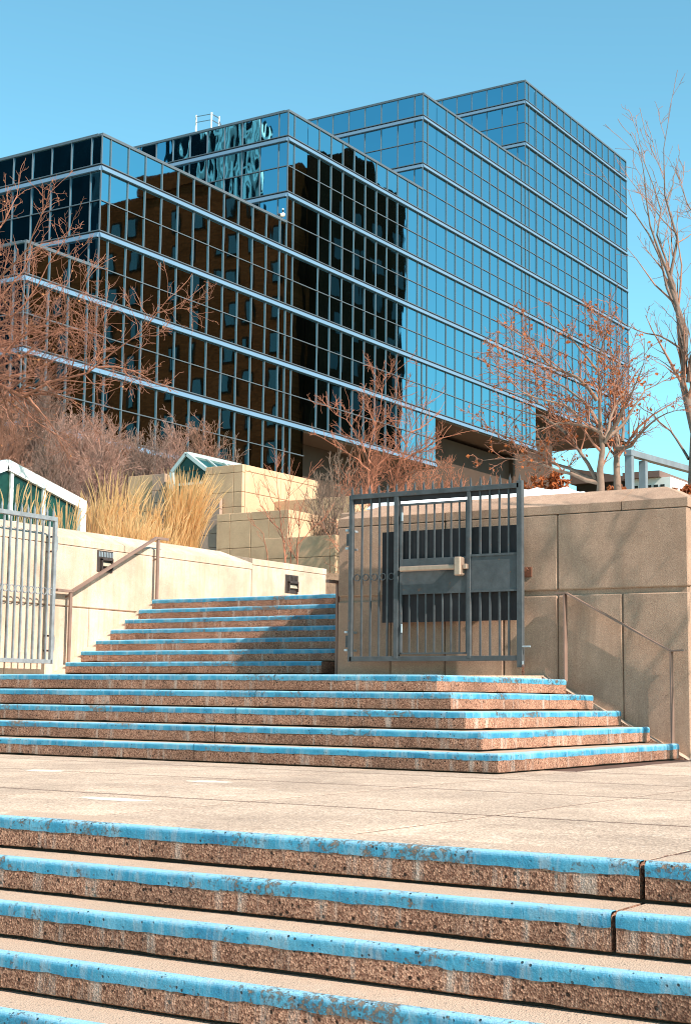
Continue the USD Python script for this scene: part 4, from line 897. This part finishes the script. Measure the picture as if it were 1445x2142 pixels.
for i, (px, yt, y, wd) in enumerate(((-10, 800, 44, 85), (70, 820, 47, 85), (150, 845, 42, 85), (230, 865, 46, 80), (300, 880, 41, 70), (365, 885, 44, 65), (430, 900, 40, 60), (110, 900, 36, 70), (215, 930, 34, 60))):
    shrub('bare_shrub', ('tall bare shrub cut by the left edge of the frame, under the russet boughs', 'tall bare shrub rising just above the peak of the glasshouse', 'bare shrub above the upper half of the glasshouse roof slope', 'bare shrub above the corner post of the glasshouse', 'bare shrub above the ragged grass clump, left of the pavilion', 'bare shrub behind the left block of the pavilion', 'bare shrub behind the glass lantern of the pavilion', 'low bare shrub close behind the lower end of the glasshouse roof', 'low bare shrub close behind the grasses beside the glasshouse')[i], px, yt, y, wd, (BK_FINE, BK_DUSK, BK_FINE2)[i % 3], 100 + i, 20, (6, 7.5, 4.5), group=TG, rm=1.7)
shrub('bare_shrub', 'fountain-shaped pale bare shrub between the pavilion and the right gate', 690, 925, 31, 60, BK_TAN, 121, 18, (4, 5, 3), rm=1.3)
shrub('bare_shrub', 'pale bare shrub in front of the lowest glass, left of the lantern', 480, 930, 40, 55, BK_TAN, 122, 12, (4, 5, 3), rm=1.4)
for i, (px, yt, y, wd, lb) in enumerate(((745, 930, 36, 60, 'reddish bare shrub behind the slim russet tree'), (880, 940, 34, 60, 'reddish bare shrub beside the leaning russet tree'), (955, 950, 38, 60, 'reddish bare shrub below the recessed brown base of the office block'), (1030, 960, 36, 50, 'reddish bare shrub left of the leafy tree\'s low limbs'), (1100, 975, 40, 50, 'reddish bare shrub behind the leafy tree\'s low limbs'))):
    shrub('bare_shrub', lb, px, yt, y, wd, BK_RED, 130 + i, 14, (5, 6, 4), rm=1.3)
for i, (px, yt, y, wd, lb) in enumerate(((1118, 985, 17.6, 34, 'rust-brown leafy hedge shrub just right of the gate'), (1160, 985, 18.0, 30, 'rust-brown leafy hedge shrub left of the leafy tree\'s trunk'), (1288, 1000, 18.2, 20, 'rust-brown leafy shrub beside the leafy tree\'s second trunk'), (1425, 1008, 17.2, 22, 'rust-brown leafy shrub at the foot of the tall right tree'))):
    shrub('hedge_shrub', lb, px, yt, y, wd, BK_ORANGE, 150 + i, 10, (9, 9, 0), zb=2.2, lf=(900, .06, LEAFM[0]))
GRASSM = M('straw_grass', {'o': ('geometry', {}), 'r': ('rgb_ramp', {'ramp': [(0, (.86, .62, .34)), (.5, (.93, .75, .48)), (1, (.96, .85, .65))]}), 'd': ('diffuse_bsdf', {}), 't': ('translucent_bsdf', {}), 'm': ('mix_closure', {'fac': .45})},
    [('o.random_per_island', 'r.fac'), ('r.color', 'd.color'), ('r.color', 't.color'), ('d.BSDF', 'm.closure1'), ('t.BSDF', 'm.closure2')], 'm.closure')
def grass(px, y, ztop_px, n, spread, lean, seed, label, zb=2.28):
    rng = np.random.default_rng(seed); c = at(px, 1100, y=y); h0 = at(px, ztop_px, y=y)[2] - zb
    K = 9; a = rng.uniform(0, 2 * PI, n); r = spread * np.sqrt(rng.random(n)) * .5
    b = np.stack([c[0] + r * np.cos(a), y + r * np.sin(a), np.full(n, zb)], 1)
    h = h0 * rng.uniform(.45, 1.05, n) ** .8; d = norm(np.stack([np.cos(a) * .06 + lean * .4 + rng.normal(0, .05, n), np.sin(a) * .06 + rng.normal(0, .05, n), np.ones(n)], 1))
    P = np.empty((n, K, 3)); P[:, 0] = b
    drop = rng.uniform(.02, .20, n)
    for k in range(1, K):
        d = norm(d + np.stack([(np.cos(a) * .22 + lean * 1.3) * drop * (.2 + .16 * k), np.sin(a) * .22 * drop * (.2 + .16 * k), -drop * (k > 6) * 1.2], 1) + rng.normal(0, .025, (n, 3))); P[:, k] = P[:, k - 1] + d * (h / (K - 1))[:, None]
    prof = np.array([.0035, .0035, .003, .003, .003, .006, .011, .010, .003]); bl = rng.random(n) < .5
    R = np.where(bl[:, None], prof[None], np.linspace(.0050, .0018, K)[None])
    v, f = tubes(P, R, 3)
    root = thing('ornamental_grass', label, 'grass', (c[0], y, zb))
    tag(MB().add(v, f).build('blades', GRASSM, root), kind='stuff')
for i, (px, y, zt, n, sp, ln, lb) in enumerate(((385, 22.6, 985, 520, .42, .11, 'largest straw-coloured ornamental grass clump, leaning in front of the stone pavilion'), (345, 22.0, 1050, 200, .6, .05, 'straw grass clump at the left foot of the largest clump'), (292, 21.6, 1012, 110, .5, .06, 'loose straw grass clump in front of the pavilion\'s left block'),
     (240, 20.9, 985, 170, .55, .04, 'tall ragged straw grass clump right of the glasshouse'), (196, 20.4, 1030, 150, .5, .08, 'low straw grass clump beside the glasshouse corner post'), (265, 19.6, 1072, 220, .7, .0, 'short dense straw grass clump above the left step light'), (322, 20.8, 1088, 220, .7, .02, 'short dense straw grass clump above the upper handrail post'))):
    grass(px, y, zt, n, sp, ln, 200 + i, lb)
for i, (px, y, zt, n, lb) in enumerate(((30, 15.4, 1000, 16, 'sparse straw grass stalks against the leftmost dark pane'), (72, 15.9, 1010, 22, 'sparse straw grass stalks against the middle dark pane'), (140, 17.1, 1040, 40, 'sparse straw grass stalks against the right-hand dark pane'))):
    grass(px, y, zt, n, .35, .1, 220 + i, lb, 2.3)

# a bare tree outside the right edge: its branches throw the slanting shadows on the brown wall
T9 = lambda *p: [np.array(q, float) for q in p]
tree('street_tree', 'bare tree standing just outside the right edge, casting branch shadows on the brown wall', 'tree',
     [T9((-1.6, 13.7, ZL), (-1.65, 13.75, 1.5), (-1.8, 13.85, 3.2), (-2.0, 14.0, 5.2), (-2.1, 14.0, 6.8)), T9((-1.65, 13.75, 1.9), (-2.3, 14.0, 3.1), (-3.0, 14.15, 4.2), (-3.6, 14.3, 5.2)), T9((-1.75, 13.8, 2.9), (-1.0, 14.0, 4.4), (-.4, 14.1, 5.6)),
      T9((-1.62, 13.7, 1.5), (-2.2, 14.1, 2.2), (-3.1, 14.35, 2.9), (-4.0, 14.5, 3.5))],
     [(.11, .02), (.045, .008), (.045, .008), (.04, .008)], BK_GREY, 77, [dict(per_m=2.4, t0=.25, ang=35, ratio=.3, up=.2, wig=.12, rmin=.005, lmax=1.0), dict(per_m=3, t0=.1, ang=38, ratio=.5, up=.12, wig=.15, K=5, rmin=.004)])
